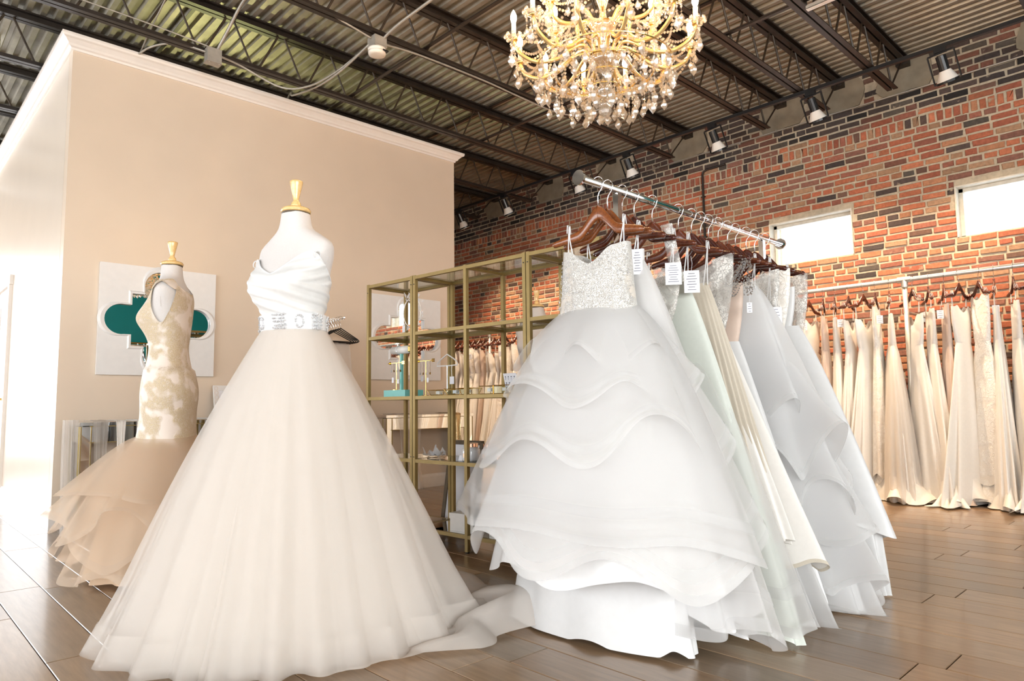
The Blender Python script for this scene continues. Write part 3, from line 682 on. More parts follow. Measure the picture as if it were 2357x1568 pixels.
def swag(a, b, dip, n, parent=ch, r=0.0095):
    m = MB(); a, b = Vector(a), Vector(b)
    for k in range(n+1):
        s = k/n; p = a.lerp(b, s); p.z -= dip*4*s*(1-s); m.octa(tuple(p), r)
    return m.build('bead_strand', K['crystal'], parent)
view = math.atan2(CY, CX)
low, up = [], []
for ring, (n, R, zh, zb, sag, ph) in enumerate([(12, 0.475, 2.70, 2.765, 0.05, view+math.radians(15)), (6, 0.305, 2.88, 2.935, 0.045, view)]):
    for k in range(n):
        a = ph+TAU*k/n; c, s = math.cos(a), math.sin(a); e = (CX+R*c, CY+R*s, zb); (low if ring == 0 else up).append(e)
        m = MB(); m.tube(arm_curve(a, R, zh, zb, sag), 0.0105, 8); arm = m.build('chandelier_arm', K['goldglass'], ch, smooth=True)
        inst('bob', mk_bob, K['crystal'], 'glass_bobeche', ch, e, True)
        inst('cup', lambda q: q.lathe([(0.010, -0.012), (0.020, -0.006), (0.021, 0.004), (0.012, 0.008)], 12), K['brass'], 'brass_cup', ch, e, True)
        inst('slv', lambda q: q.lathe([(0.0125, 0.006), (0.0125, 0.084), (0.009, 0.087)], 12), K['sleeve'], 'candle_sleeve', ch, e, True)
        inst('blb', lambda q: q.lathe([(0.006, 0.086), (0.011, 0.094), (0.0165, 0.112), (0.0155, 0.128), (0.009, 0.146), (0.002, 0.160)], 12), K['bulb'], 'candle_bulb', ch, e, True)
        for da in (-0.07, 0.0, 0.07):
            pend((CX+(R+0.012)*math.cos(a+da), CY+(R+0.012)*math.sin(a+da), zb-0.004), 0.75 if da else 1.1, ch, 0.02 if da else 0.035)
        if ring == 0:
            pend((CX+R*0.72*c, CY+R*0.72*s, zh-0.055), 1.0, ch, 0.05); pend((CX+R*0.45*c, CY+R*0.45*s, zh-0.02), 0.9, ch, 0.06)
        else:
            pend((CX+R*0.65*c, CY+R*0.65*s, zh-0.05), 0.9, ch, 0.03)
for k in range(12):
    a, b = low[k], low[(k+1) % 12]; swag((a[0], a[1], a[2]-0.02), (b[0], b[1], b[2]-0.02), 0.07, 13)
for k in range(6):
    a, b = up[k], up[(k+1) % 6]; swag((a[0], a[1], a[2]-0.01), (b[0], b[1], b[2]-0.01), 0.09, 16)
    for j in (2*k, 2*k+1):
        swag((a[0], a[1], a[2]-0.01), (low[j-1][0], low[j-1][1], low[j-1][2]+0.01), 0.05, 14)
    swag((a[0], a[1], a[2]), (CX+0.05*math.cos(view+TAU*k/6), CY+0.05*math.sin(view+TAU*k/6), 3.12), 0.06, 18)
for k in range(12):
    a, b = low[k], low[(k+1) % 12]; a_ = view+math.radians(15)+TAU*(k+0.5)/12; md = (CX+0.36*math.cos(a_), CY+0.36*math.sin(a_), 2.665)
    swag((a[0], a[1], a[2]-0.015), md, 0.04, 11); swag(md, (b[0], b[1], b[2]-0.015), 0.04, 11); pend(md, 1.05, ch, 0.03)
    swag(low[k], (CX+0.07*math.cos(a_), CY+0.07*math.sin(a_), 2.87), 0.05, 26)
def ring_pts(R, z, n, ph=0.0): return [(CX+R*math.cos(ph+TAU*k/n), CY+R*math.sin(ph+TAU*k/n), z) for k in range(n)]
for R, z, n, s, dr, wob in [(0.35, 2.640, 26, 0.95, 0.055, 0.02), (0.255, 2.600, 18, 1.0, 0.065, 0.02), (0.165, 2.56, 11, 1.05, 0.055, 0.01), (0.085, 2.52, 7, 1.1, 0.025, 0.0)]:
    m = MB(); m.tube(ring_pts(R, z, 40), 0.0035, 5, True); m.build('brass_ring', K['brass'], ch)
    m = MB()
    for p in ring_pts(R, z+0.006, int(R*210)): m.octa(p, 0.0105)
    m.build('bead_ring', K['crystal'], ch)
    for k, p in enumerate(ring_pts(R, z, n, R*7)): pend(p, s, ch, dr+wob*(k % 3))
for k in range(12):
    a = view+math.radians(15)+TAU*k/12
    swag((CX+0.475*0.70*math.cos(a), CY+0.475*0.70*math.sin(a), 2.655), (CX+0.35*math.cos(a+0.26), CY+0.35*math.sin(a+0.26), 2.635), 0.03, 6)
    swag((CX+0.35*math.cos(a), CY+0.35*math.sin(a), 2.63), (CX+0.05*math.cos(a), CY+0.05*math.sin(a), 2.51), 0.02, 16)
m = MB(); m.ball((CX, CY, 2.405), 0.036, 10, 7); m.build('crystal_ball', K['crystal'], ch)

# ================================================================== CLOTH HELPERS
def fold_fn(seed, n, k=3):
    ra = random.Random(seed); L = []
    for i in range(k): L.append((max(1, n+ra.randint(-max(1, n//5), max(1, n//5))), ra.uniform(0, TAU), ra.uniform(0.6, 1.0)))
    L.append((max(2, n//3), ra.uniform(0, TAU), 0.6)); tot = sum(a for _, _, a in L)
    return lambda t: sum(a*math.sin(f*t+p) for f, p, a in L)/tot*1.7
def quad(t, q):                                            # radius pair by quadrant: q = (x+, x-, y+, y-)
    c, s = math.cos(t), math.sin(t)
    return (q[0] if c > 0 else q[1])*c, (q[2] if s > 0 else q[3])*s
def layer(mb, z0, z1, top, bot, power=1.0, amp=0.06, n=18, seed=1, hem=0.0, hn=7, nu=180, nv=20, shift=(0, 0), c=(0, 0), floor=None, fp=0.8, v0=0.0, v1=1.0, curl=0.0):
    g, g2 = fold_fn(seed, n), fold_fn(seed+50, hn, 2)
    def fn(u, v):
        t = TAU*u; x0, y0 = quad(t, top); x1, y1 = quad(t, bot); s = v**power
        k = 1+amp*(v**fp)*g(t)+curl*max(0, v-0.8)*5*g2(t+1)*0.1
        z = z0+(z1-z0)*v+hem*v*v*g2(t)
        if floor is not None: z = max(z, floor+0.004+0.004*(1+g(t)))
        return (c[0]+shift[0]*v+(x0+(x1-x0)*s)*k, c[1]+shift[1]*v+(y0+(y1-y0)*s)*k, z)
    mb.grid(fn, nu, nv, True, v0, v1); return mb
def hembands(name, mt, parent, world, bands, **kw):
    m = MB()
    for a, b in bands: layer(m, v0=a, v1=b, nv2=0, **kw) if False else layer(m, v0=a, v1=b, **kw)
    return m.build(name, mt, parent, world, True)

# ================================================================== DRESS FORMS
FZ = [0.80, 0.95, 1.08, 1.17, 1.24, 1.31, 1.39, 1.46, 1.52, 1.565, 1.60, 1.635, 1.70]
FF = [0.095, 0.105, 0.100, 0.090, 0.085, 0.096, 0.112, 0.098, 0.076, 0.060, 0.054, 0.053, 0.052]
FB = [0.120, 0.125, 0.112, 0.092, 0.084, 0.090, 0.096, 0.100, 0.098, 0.084, 0.068, 0.058, 0.052]
FWD = [0.158, 0.170, 0.160, 0.134, 0.118, 0.128, 0.148, 0.165, 0.184, 0.181, 0.132, 0.078, 0.055]
def body(t, z, k=1.0, off=0.0):                            # t = 0 faces the front of the form
    f, b, w_ = cat(FZ, FF, z), cat(FZ, FB, z), cat(FZ, FWD, z); c, s = math.cos(t), math.sin(t)
    x, y = (f if c > 0 else b)*math.copysign(abs(c)**0.9, c), w_*math.copysign(abs(s)**0.85, s)
    for sg in (-1, 1):
        d = ((t-sg*0.62+PI) % TAU)-PI; bl = math.exp(-(d/0.46)**2-((z-1.39)/0.078)**2)
        x += 0.038*bl; y += sg*0.014*bl
    n = math.hypot(x, y) or 1
    return (x*(1+off/n))*k, (y*(1+off/n))*k
def make_form(label, x, y, front, dz=0.0, stand=True):
    t = thing('dress_form', label, 'dress form', (x, y, 0), front)
    m = MB(); m.grid(lambda u, v: (*body(TAU*u, 0.80+0.90*v), 0.80+0.90*v+dz), 56, 60); m.build('torso', K['linen'], t, False, True)
    m = MB()
    for s in (-1, 1): m.tube([(body(PI/2*s, 1.45+0.1*k)[0]+0, body(PI/2*s, 1.45+0.1*k)[1]*1.0, 1.45+0.1*k+dz) for k in (0, 0.5, 1)], 0.0015, 4)
    m.build('seam', K['linen'], t, False)
    m = MB(); m.lathe([(0.055, 1.697), (0.0562, 1.70), (0.0562, 1.703), (0.055, 1.704)], 28, (0, 0, dz)); m.build('neck_band', K['darkwood'], t, False)
    m = MB(); m.lathe([(0.050, 1.704), (0.0585, 1.706), (0.060, 1.714), (0.055, 1.722), (0.040, 1.728), (0.020, 1.732), (0.0005, 1.732)], 28, (0, 0, dz)); m.build('neck_cap', K['maple'], t, False, True)
    m = MB(); m.lathe([(0.019, 1.728), (0.021, 1.737), (0.018, 1.748), (0.012, 1.755), (0.011, 1.760), (0.016, 1.785), (0.022, 1.812), (0.0262, 1.832), (0.0258, 1.838), (0.020, 1.841), (0.0005, 1.842)], 24, (0, 0, dz)); m.build('neck_knob', K['maple'], t, False, True)
    m = MB(); m.cyl((0, 0, 0.03), (0, 0, 0.82+dz), 0.014, 12); m.lathe([(0.17, 0.001), (0.17, 0.012), (0.05, 0.028), (0.02, 0.05)], 28); m.build('stand', K['black'], t, False)
    return t
# ---- the big gown
F1X, F1Y, F1A = 1.262, 2.603, math.radians(197)
make_form('white dress form with wooden neck knob, wearing the strapless ball gown', F1X, F1Y, F1A, -0.03)
gw = thing('ball_gown', 'strapless white gown with jewelled belt and full ivory tulle skirt and train', 'gown', (F1X, F1Y, 0))
def bodz(z): return z+0.03
def zt1(t):
    t = ((t+PI) % TAU)-PI; a = abs(t)
    return cat([0, 0.30, 0.62, 0.95, 1.35, 1.8, 2.4, PI], [1.402, 1.435, 1.478, 1.482, 1.45, 1.40, 1.365, 1.355], a)
def bfn(off, ridge, zb=1.195):
    def fn(u, v):
        t = TAU*u; z = zb+(zt1(t)-zb)*v; tt = ((t+PI) % TAU)-PI
        o = off
        if ridge:
            ph = z*150+ (tt*5.5 if z < 1.36 else -abs(tt)*4.5)+1.5*math.sin(tt*2)
            o += 0.0042*max(0.0, math.sin(ph))**0.6*(0.35+0.65*min(1, abs(v-0.02)*6))+0.002*math.sin(ph*0.37)
        x, y = body(t, bodz(z), 1.0, o); c, s = math.cos(F1A), math.sin(F1A)
        return (F1X+x*c-y*s, F1Y+x*s+y*c, z)
    return fn
m = MB(); m.grid(bfn(0.010, True), 150, 70); m.build('bodice', K['bodice'], gw, True, True)
m = MB(); m.grid(lambda u, v: Vector(bfn(0.010+0.003*math.sin(PI*v), False)(u, 1.0))+Vector((0, 0, -0.004+0.008*v)), 120, 4); m.build('neckline_binding', K['satin'], gw, True, True)
m = MB()
for tt in (1.05, -1.05):
    p = Vector(bfn(0.012, False)((tt/TAU) % 1, 1.0)); m.tube([p+Vector((0.012*math.cos(k), -0.006*math.sin(k), 0.014*math.sin(k)-0.004)) for k in [TAU*i/10 for i in range(10)]], 0.0022, 5, True)
m.build('hanger_loop', K['satin'], gw, True)
def beltp(u, z, off):
    t = TAU*u; x, y = body(t, bodz(z), 1.0, off); c, s = math.cos(F1A), math.sin(F1A); return (F1X+x*c-y*s, F1Y+x*s+y*c, z)
m = MB(); m.grid(lambda u, v: beltp(u, 1.185+0.062*v, 0.020+0.004*math.sin(PI*v)), 120, 6); belt = m.build('belt', K['satin'], gw, True, True)
rj = random.Random(5)
for ck in range(10):
    m = MB(); u0 = ck/10+0.03; big = ck % 2 == 0
    for k in range(46 if big else 26):
        if big: du = rj.uniform(-0.028, 0.028); z = 1.216+rj.choice([-0.026, -0.014, 0, 0.014, 0.026])+rj.uniform(-0.003, 0.003)
        else:
            a = rj.uniform(0, TAU); du = 0.020*math.cos(a); z = 1.216+0.024*math.sin(a)
        m.octa(beltp((u0+du) % 1, z, 0.028), rj.uniform(0.0035, 0.0065))
    m.build('rhinestone_cluster', K['gem'], belt, True)
def rint(tab):
    ang = sorted((math.radians(a) % TAU, r) for a, r in tab.items()); xs = [ang[-1][0]-TAU]+[a for a, _ in ang]+[ang[0][0]+TAU]; rs = [ang[-1][1]]+[r for _, r in ang]+[ang[0][1]]
    return lambda t: cat(xs, rs, t % TAU)
R_hem = rint({136: 0.735, 160: 0.66, 185: 0.56, 215: 0.49, 244: 0.475, 280: 0.52, 300: 0.60, 318: 0.70, 345: 0.72, 20: 0.68, 64: 0.68, 100: 0.72})
R_train = rint({136: 0.0, 244: 0.0, 285: 0.0, 298: 0.10, 312: 0.20, 325: 0.27, 337: 0.30, 350: 0.24, 10: 0.12, 40: 0.02, 80: 0.0})
def skirt1(scale, zlow, amp, n, seed, train=0.0, shrink=0.0):
    g, g2 = fold_fn(seed, n, 3), fold_fn(seed+9, 11, 2)
    def fn(u, v):
        t = TAU*u; x0, y0 = body(t-F1A, bodz(1.20), 1.0, 0.014); a = math.atan2(*(body(t-F1A, 1.23)[::-1]))+F1A
        r0 = math.hypot(x0, y0); Rh = R_hem(a)*scale-shrink; tr = train*R_train(a)
        s = min(v/0.86, 1.0); e = max(0.0, (v-0.86)/0.14)
        bul = 0.030*math.sin(PI*min(1, s*1.25))*(1 if s < 0.8 else 0)
        r = r0+(Rh-r0)*(s**0.97)+bul*0.6+e*tr
        tri = 1-4*abs(((a*n/TAU+0.35*math.sin(3*a+seed)+0.2*math.sin(5*a)) % 1)-0.5)
        r *= 1+amp*(0.25+0.75*s)*s**0.5*(0.55*g(a)+0.55*tri)
        z = 1.20+(zlow-1.20)*s
        if e > 0: z = zlow+(0.03+0.36*tr*(0.65+0.35*g2(a)))*math.sin(PI*(e**0.75))*min(1, tr*6)+e*0.012*g2(a)*min(1, tr*5)
        return (F1X+r*math.cos(a), F1Y+r*math.sin(a), max(0.006, z))
    return fn
m = MB(); m.grid(skirt1(0.77, 0.03, 0.040, 18, 21), 240, 30); m.build('skirt_lining', K['lining'], gw, True, True)
m = MB(); m.grid(skirt1(0.87, 0.02, 0.055, 24, 33, 0.15), 300, 34); m.build('inner_tulle', K['tulleID'], gw, True, True)
m = MB(); m.grid(skirt1(1.0, 0.012, 0.075, 21, 45, 1.0), 320, 36); m.build('outer_tulle', K['tulleI'], gw, True, True)
m = MB(); m.grid(skirt1(1.006, 0.012, 0.075, 21, 45, 1.0), 320, 8, True, 0.785, 1.0); m.build('hem_band', K['tulleI'], gw, True, True)
m = MB(); m.grid(skirt1(0.935, 0.016, 0.065, 27, 57, 0.6), 300, 30); m.build('middle_tulle', K['tulleI'], gw, True, True)
# ---- the fitted champagne gown on the second form
F2X, F2Y = 1.243, 4.075; F2A = math.atan2(0.51, -0.76)
make_form('dress form with wooden neck knob, wearing the gold lace trumpet gown', F2X, F2Y, F2A, -0.02)
g2 = thing('trumpet_gown', 'fitted gold lace trumpet gown with champagne ruffled tulle hem', 'gown', (F2X, F2Y, 0))
G2Z = [0.66, 0.74, 0.85, 0.98, 1.10]; G2F = [0.150, 0.132, 0.118, 0.118, 0.104]; G2B = [0.155, 0.140, 0.135, 0.142, 0.118]; G2W = [0.175, 0.158, 0.158, 0.172, 0.160]
def body2(t, z, off):
    if z >= 1.10: return body(t, z+0.02, 1.0, off)
    f, b, w_ = cat(G2Z, G2F, z), cat(G2Z, G2B, z), cat(G2Z, G2W, z); c, s = math.cos(t), math.sin(t)
    x, y = (f if c > 0 else b)*math.copysign(abs(c)**0.9, c), w_*math.copysign(abs(s)**0.9, s); n = math.hypot(x, y)
    return x*(1+off/n), y*(1+off/n)
def zt2(t):
    a = abs(((t+PI) % TAU)-PI); return cat([0, 0.25, 0.5, 0.72, 0.95, 1.2, 1.55, 1.9, 2.2, 2.45, 2.8, PI], [1.335, 1.40, 1.475, 1.54, 1.535, 1.43, 1.345, 1.40, 1.48, 1.545, 1.53, 1.52], a)
def g2p(t, z, off):
    x, y = body2(t, z, off); c, s = math.cos(F2A), math.sin(F2A); return (F2X+x*c-y*s, F2Y+x*s+y*c, z)
m = MB(); m.grid(lambda u, v: g2p(TAU*u, 0.68+(zt2(TAU*u)-0.68)*v, 0.010), 110, 70); m.build('lace_sheath', K['laceC'], g2, True, True)
for s_ in (-1, 1):
    def stp(u, v, s_=s_):
        t = s_*(0.83+1.60*v+(u-0.5)*(0.34+0.5*math.sin(PI*v))); z = 1.525+0.060*math.sin(PI*v)+0.012*(u-0.5)*math.sin(PI*v)
        return g2p(t, z, 0.013)
    m = MB(); m.grid(stp, 6, 16, False); m.build('shoulder_strap', K['laceC'], g2, True, True)
m = MB(); m.grid(lambda u, v: Vector(g2p(TAU*u, zt2(TAU*u), 0.011+0.002*math.sin(PI*v)))+Vector((0, 0, -0.005+0.007*v)), 110, 3); m.build('neckline_trim', K['laceC'], g2, True, True)
E2 = dict(c=(F2X, F2Y), nu=200, nv=22)
tp = (0.15, 0.15, 0.15, 0.15)
m = MB(); layer(m, 0.73, 0.02, tp, (0.33, 0.34, 0.40, 0.34), 0.75, 0.08, 13, 5, **E2); m.build('underskirt', K['champ'], g2, True, True)
def ruffle(nm, z0, z1, bot, pw, amp, n, sd, hem, hn):
    m = MB(); layer(m, z0, z1, tp, bot, pw, amp, n, sd, hem, hn, **E2); o = m.build(nm, K['tulleC'], g2, True, True)
    m = MB(); layer(m, z0, z1, tp, tuple(v*1.004 for v in bot), pw, amp, n, sd, hem, hn, c=(F2X, F2Y), nu=200, nv=3, v0=0.94, v1=1.0); m.build('ruffle_edge', K['hairC'], o, True, True)
ruffle('tulle_ruffle', 0.735, 0.44, (0.46, 0.47, 0.50, 0.42), 0.75, 0.075, 12, 61, 0.06, 6)
ruffle('tulle_ruffle', 0.72, 0.33, (0.44, 0.52, 0.55, 0.42), 0.75, 0.075, 14, 62, 0.06, 7)
ruffle('tulle_ruffle', 0.70, 0.17, (0.44, 0.50, 0.53, 0.42), 0.75, 0.075, 11, 63, 0.06, 6)
ruffle('tulle_ruffle', 0.70, 0.06, (0.42, 0.46, 0.50, 0.42), 0.75, 0.075, 13, 64, 0.03, 7)
# ---- third form, behind the shelves
make_form('dress form with wooden neck knob standing behind the gold shelves', 3.86, 3.77, math.radians(200), -0.06)
g3 = thing('sheath_gown', 'plain ivory gown on the dress form behind the gold shelves', 'gown', (3.86, 3.77, 0))
m = MB(); layer(m, 1.33, 1.16, (0.15, 0.15, 0.17, 0.17), (0.115, 0.115, 0.135, 0.135), 1.0, 0.0, c=(3.86, 3.77), nu=60, nv=10); m.build('bodice', K['cream'], g3, True, True)
m = MB(); layer(m, 1.16, 0.01, (0.115, 0.115, 0.135, 0.135), (0.40, 0.40, 0.40, 0.40), 0.9, 0.06, 16, 71, c=(3.86, 3.77)); m.build('skirt', K['cream'], g3, True, True)

# ================================================================== HANGERS AND HANGING GOWNS
def hanger_mesh(q, wdt=0.215, drop=0.125):
    for s in (-1, 1):
        def fn(u, v, s=s):
            t = TAU*u; a = v
            cx_ = s*wdt*a; e_ = min(1.0, a/0.45); top = -0.086-drop*(0.52*e_*e_*(3-2*e_)+0.48*a)
            hh = (0.019*(1-a)**1.2+0.0125)*(1 if a < 0.96 else 0.75); th = (0.0075+0.006*a) if a < 0.96 else 0.009
            if a > 0.99: hh, th, top = 0.001, 0.001, top-0.010
            return (cx_, th*math.cos(t)+0.018*a*a, top-hh+hh*math.sin(t))
        q.grid(fn, 10, 20)
    q.add([tuple(v) for v in [(-0.0, -0.0078, -0.088), (0, 0.0078, -0.088), (0, 0.0078, -0.16), (0, -0.0078, -0.16)]], [(0, 1, 2, 3)])
def hook_mesh(q):
    P = [Vector((0.027*math.cos(a), 0, 0.002+0.027*math.sin(a))) for a in [math.radians(d) for d in range(-20, 211, 15)]]
    P = [p for p in P]; P += [Vector((-0.020, 0, -0.022)), Vector((-0.006, 0, -0.036)), Vector((0, 0, -0.052)), Vector((0, 0, -0.098))]
    q.tube(P, 0.0021, 6)
def hanger(label, loc, rotz, wood_, group):
    t = thing('wooden_hanger', label, 'hanger', loc, rotz, group)
    inst(('hb', wood_), hanger_mesh, K[wood_], 'hanger_body', t, loc, True); inst('hk', hook_mesh, K['chrome'], 'hook', t, loc, True)
    return t
def straps(q, xs, ztop, zbot, y=0.004):
    for x in xs:
        for d in (-0.010, 0.010): q.tube([(x, y, ztop), (x*0.97+d*0.3, y+0.008, (ztop+zbot)/2), (x*0.92+d, y+0.01, zbot-0.01)], 0.0028, 4)
        q.tube([(x, y-0.012, ztop-0.03), (x, y-0.006, ztop+0.004), (x, y+0.012, ztop+0.004), (x, y+0.016, ztop-0.03)], 0.0022, 4)
def add_straps(root, xs, ztop, zbot, y=0.004):
    for x in xs:
        m = MB(); straps(m, (x,), ztop, zbot, y); m.build('strap', K['satin'], root, False)['kind'] = 'stuff'
def price_tag(parent, p, facing, w_=0.052, h=0.082, lines=7):
    c, s = math.cos(facing), math.sin(facing); P = lambda a, b, d=0: (p[0]-s*a+c*d, p[1]+c*a+s*d, p[2]+b)
    m = MB(); m.prism([(-w_/2, -h/2), (w_/2, -h/2), (w_/2, h/2), (-w_/2, h/2)], lambda q, k: P(q[0], q[1], 0.0006 if k else -0.0006)); m.tube([P(0, h/2), P(0.004, h/2+0.03), P(0, h/2+0.06)], 0.0008, 4)
    o = m.build('price_tag', K['paper'], parent, False)
    m = MB()
    for k in range(lines):
        ww = w_*0.34*(0.6+0.4*((k*37) % 5)/4); zz = h*0.36-k*h*0.72/max(1, lines-1)
        m.prism([(-ww, zz-0.0012), (ww, zz-0.0012), (ww, zz+0.0012), (-ww, zz+0.0012)], lambda q, k_: P(q[0], q[1], 0.0016 if k_ else 0.0008))
    m.build('print_lines', K['ink'], o, False)
def neck(q, zb, zt, hw0, hw1, t0, t1, dip, nu=64, nv=14, scallop=0.0, peak=0.0, yb=0.0):      # bodice tube: zt top, zb waist
    def fn(u, v):
        t = TAU*u; c, s = math.cos(t), math.sin(t); a = hw0+(hw1-hw0)*(1-(1-v)**2); th = t0+(t1-t0)*v
        zz = zb+(zt-zb)*v
        if v > 0.5: zz += (v-0.5)*2*(-dip*(1-abs(c))**1.3+peak*math.exp(-((abs(c)-0.5)/0.22)**2))
        if v < 0.06 and scallop: zz -= scallop*abs(math.sin(t*9))
        return (a*math.copysign(abs(c)**0.85, c), yb+th*math.copysign(abs(s)**0.8, s)*(1+0.10*math.exp(-((v-0.7)/0.2)**2)), zz)
    q.grid(fn, nu, nv)

# ---- chrome rolling rack
RX0, RX1, RY, RZ = 1.99, 3.705, 1.705, 1.76
rk = thing('rolling_rack', 'chrome rolling garment rack with round end caps, holding white gowns', 'garment rack', (2.86, RY, 0))
m = MB(); m.cyl((RX0, RY, RZ), (RX1, RY, RZ), 0.0155, 16); m.build('hanging_bar', K['chrome'], rk, True, True)
for x in (RX0, RX1):
    m = MB(); m.cyl((x-0.004, RY, RZ), (x+0.008, RY, RZ), 0.030, 24); m.build('end_cap', K['chrome'], rk)
for x in (2.231, 3.485):
    m = MB(); m.box((x, RY, (0.10+RZ-0.015)/2), (0.026, 0.026, RZ-0.115)); m.build('upright', K['chrome'], rk)
    m = MB(); m.box((x, RY, RZ-0.26), (0.032, 0.032, 0.035)); m.build('collar', K['chrome'], rk)
    m = MB(); m.box((x, RY, 0.105), (0.026, 0.54, 0.026)); m.build('base_foot', K['chrome'], rk)
    for s in (-0.25, 0.25):
        m = MB(); m.cyl((x-0.010, RY+s, 0.040), (x+0.010, RY+s, 0.040), 0.037, 16); m.cyl((x, RY+s, 0.05), (x, RY+s, 0.10), 0.008, 8); m.build('caster', K['black'], rk)
m = MB(); m.box((2.858, RY, 0.105), (1.254, 0.022, 0.022)); m.build('base_rail', K['chrome'], rk)
FL = -RZ+0.003                                             # the floor in the hanging frame
def rack_gown(name, label, x, rot=0.0):
    return thing(name, label, 'gown', (x, RY, RZ), PI/2+rot, 'gowns on the chrome rack')
HG = 'hangers on the chrome rack'
hl = [('mahogA', 2.105, 'light brown wooden hanger at the near end of the chrome rack', 0.12), ('mahogA', 2.165, 'second wooden hanger on the chrome rack, just behind the nearest', 0.08), ('mahog', 2.262, 'reddish wooden hanger just past the near upright of the rack', 0.05), ('mahogD', 2.345, 'dark wooden hanger with lace strap beside the near upright', 0.0),
      ('mahog', 2.475, 'wooden hanger holding the tall lace strap gown on the rack', 0.08), ('mahog', 2.68, 'wooden hanger standing clear in the middle of the chrome rack', 0.12), ('mahogD', 2.79, 'dark wooden hanger directly behind the middle one on the rack', 0.05), ('mahogD', 2.87, 'darkest wooden hanger in the middle of the chrome rack', 0.0),
      ('mahogD', 2.94, 'wooden hanger over the silver beaded gown', 0.04), ('mahog', 3.03, 'reddish hanger over the layered organza gown', 0.08), ('mahog', 3.12, 'hanger next behind the organza gown on the chrome rack', 0.05), ('mahogD', 3.20, 'hanger over the scrolled lace gown on the chrome rack', 0.0), ('mahogD', 3.31, 'third hanger from the far end of the chrome rack', 0.06), ('mahogD', 3.40, 'second hanger from the far end of the chrome rack', 0.03), ('mahogD', 3.52, 'dark hanger at the far end of the chrome rack', 0.05)]
for wd, x, lab, rz in hl: hanger(lab, (x, RY, RZ), PI/2+rz, wd, HG)
def part(fn, name, mt, root, smooth=True):
    m = MB(); fn(m); return m.build(name, mt, root, False, smooth)
def tier(root, name, mt, bandmt, z0, z1, top, bot, pw, amp, n, sd, hem, hn, bands=((0.93, 1.0),), shift=(0, 0), nu=200, nv=22, floor=None):
    o = part(lambda q: layer(q, z0, z1, top, bot, pw, amp, n, sd, hem, hn, nu=nu, nv=nv, shift=shift, floor=floor), name, mt, root)
    for a, b in bands:
        m = MB(); layer(m, z0, z1, tuple(v*1.002 for v in top), tuple(v*1.004 for v in bot), pw, amp, n, sd, hem, hn, nu=nu, nv=3, shift=shift, v0=a, v1=b, floor=floor); m.build('hem_braid', bandmt, o, False, True)
    return o
# local frame of a rack gown: +x points away to the shelves, -x to the right of the picture, +y to the near end of the rack
g = rack_gown('tiered_gown', 'strapless white gown with beaded lace bodice and tiered tulle skirt, nearest on the rack', 2.105, 0.12)
part(lambda q: neck(q, -0.545, -0.262, 0.170, 0.150, 0.085, 0.055, 0.075, scallop=0.016, peak=0.012, yb=0.02, nu=90, nv=26), 'bodice', K['laceW'], g)
add_straps(g, (-0.125, 0.135), -0.155, -0.265, 0.01)
rj = random.Random(8)
def beads(q, n, hw, z0, z1):
    for k in range(n):
        t = rj.uniform(0.15, PI-0.15); z = rj.uniform(z0, z1); f_ = (z-z0)/(z1-z0); a = hw+0.0+0.0*f_
        q.octa(((0.172-0.02*f_)*math.copysign(abs(math.cos(t))**0.85, math.cos(t)), 0.02+(0.088-0.028*f_)*abs(math.sin(t))**0.8*1.05+0.002, z), rj.uniform(0.0015, 0.003))
part(lambda q: beads(q, 420, 0.16, -0.53, -0.30), 'bodice_beading', K['gem'], g, False)
top1 = (0.15, 0.15, 0.075, 0.07)
part(lambda q: layer(q, -0.50, FL, top1, (0.46, 0.36, 0.13, 0.10), 0.8, 0.07, 11, 3, 0.02, 5, floor=FL, nu=160), 'skirt_lining', K['satin'], g)
part(lambda q: layer(q, -0.50, -1.50, top1, (0.50, 0.50, 0.30, 0.10), 0.75, 0.06, 14, 4, 0.03, 6), 'inner_skirt', K['satin'], g)
tier(g, 'tulle_tier', K['tulleD'], K['hair'], -0.52, -1.43, top1, (0.58, 0.58, 0.40, 0.12), 0.72, 0.060, 10, 81, 0.05, 6, ((0.90, 0.94), (0.97, 1.0)))
tier(g, 'tulle_tier', K['tulle'], K['hair'], -0.50, -1.33, top1, (0.63, 0.62, 0.44, 0.12), 0.72, 0.070, 9, 82, 0.06, 5, ((0.86, 0.90), (0.97, 1.0)))
tier(g, 'tulle_tier', K['tulle'], K['hair'], -0.50, -1.05, top1, (0.50, 0.47, 0.40, 0.11), 0.72, 0.085, 8, 83, 0.09, 5, ((0.88, 0.93), (0.97, 1.0)))
tier(g, 'tulle_tier', K['tulle'], K['hair'], -0.50, -0.86, top1, (0.42, 0.38, 0.34, 0.11), 0.72, 0.10, 8, 84, 0.08, 5, ((0.85, 0.92), (0.97, 1.0)))
tier(g, 'tulle_tier', K['tulle'], K['hair'], -0.50, -0.70, top1, (0.34, 0.30, 0.27, 0.10), 0.72, 0.11, 8, 85, 0.05, 6, ((0.90, 1.0),))
g = rack_gown('tulle_gown', 'plain white tulle gown hanging second on the chrome rack', 2.20)
part(lambda q: neck(q, -0.52, -0.275, 0.13, 0.145, 0.035, 0.03, 0.05), 'bodice', K['satin'], g); add_straps(g, (-0.13, 0.13), -0.165, -0.28)
tq = (0.13, 0.14, 0.035, 0.03)
part(lambda q: layer(q, -0.33, -1.62, tq, (0.42, 0.50, 0.10, 0.05), 0.85, 0.05, 16, 91, 0.02, 6), 'skirt_lining', K['satin'], g)
tier(g, 'tulle_layer', K['tulleD'], K['hair'], -0.31, -1.56, tq, (0.45, 0.57, 0.12, 0.05), 0.85, 0.05, 15, 92, 0.03, 6)
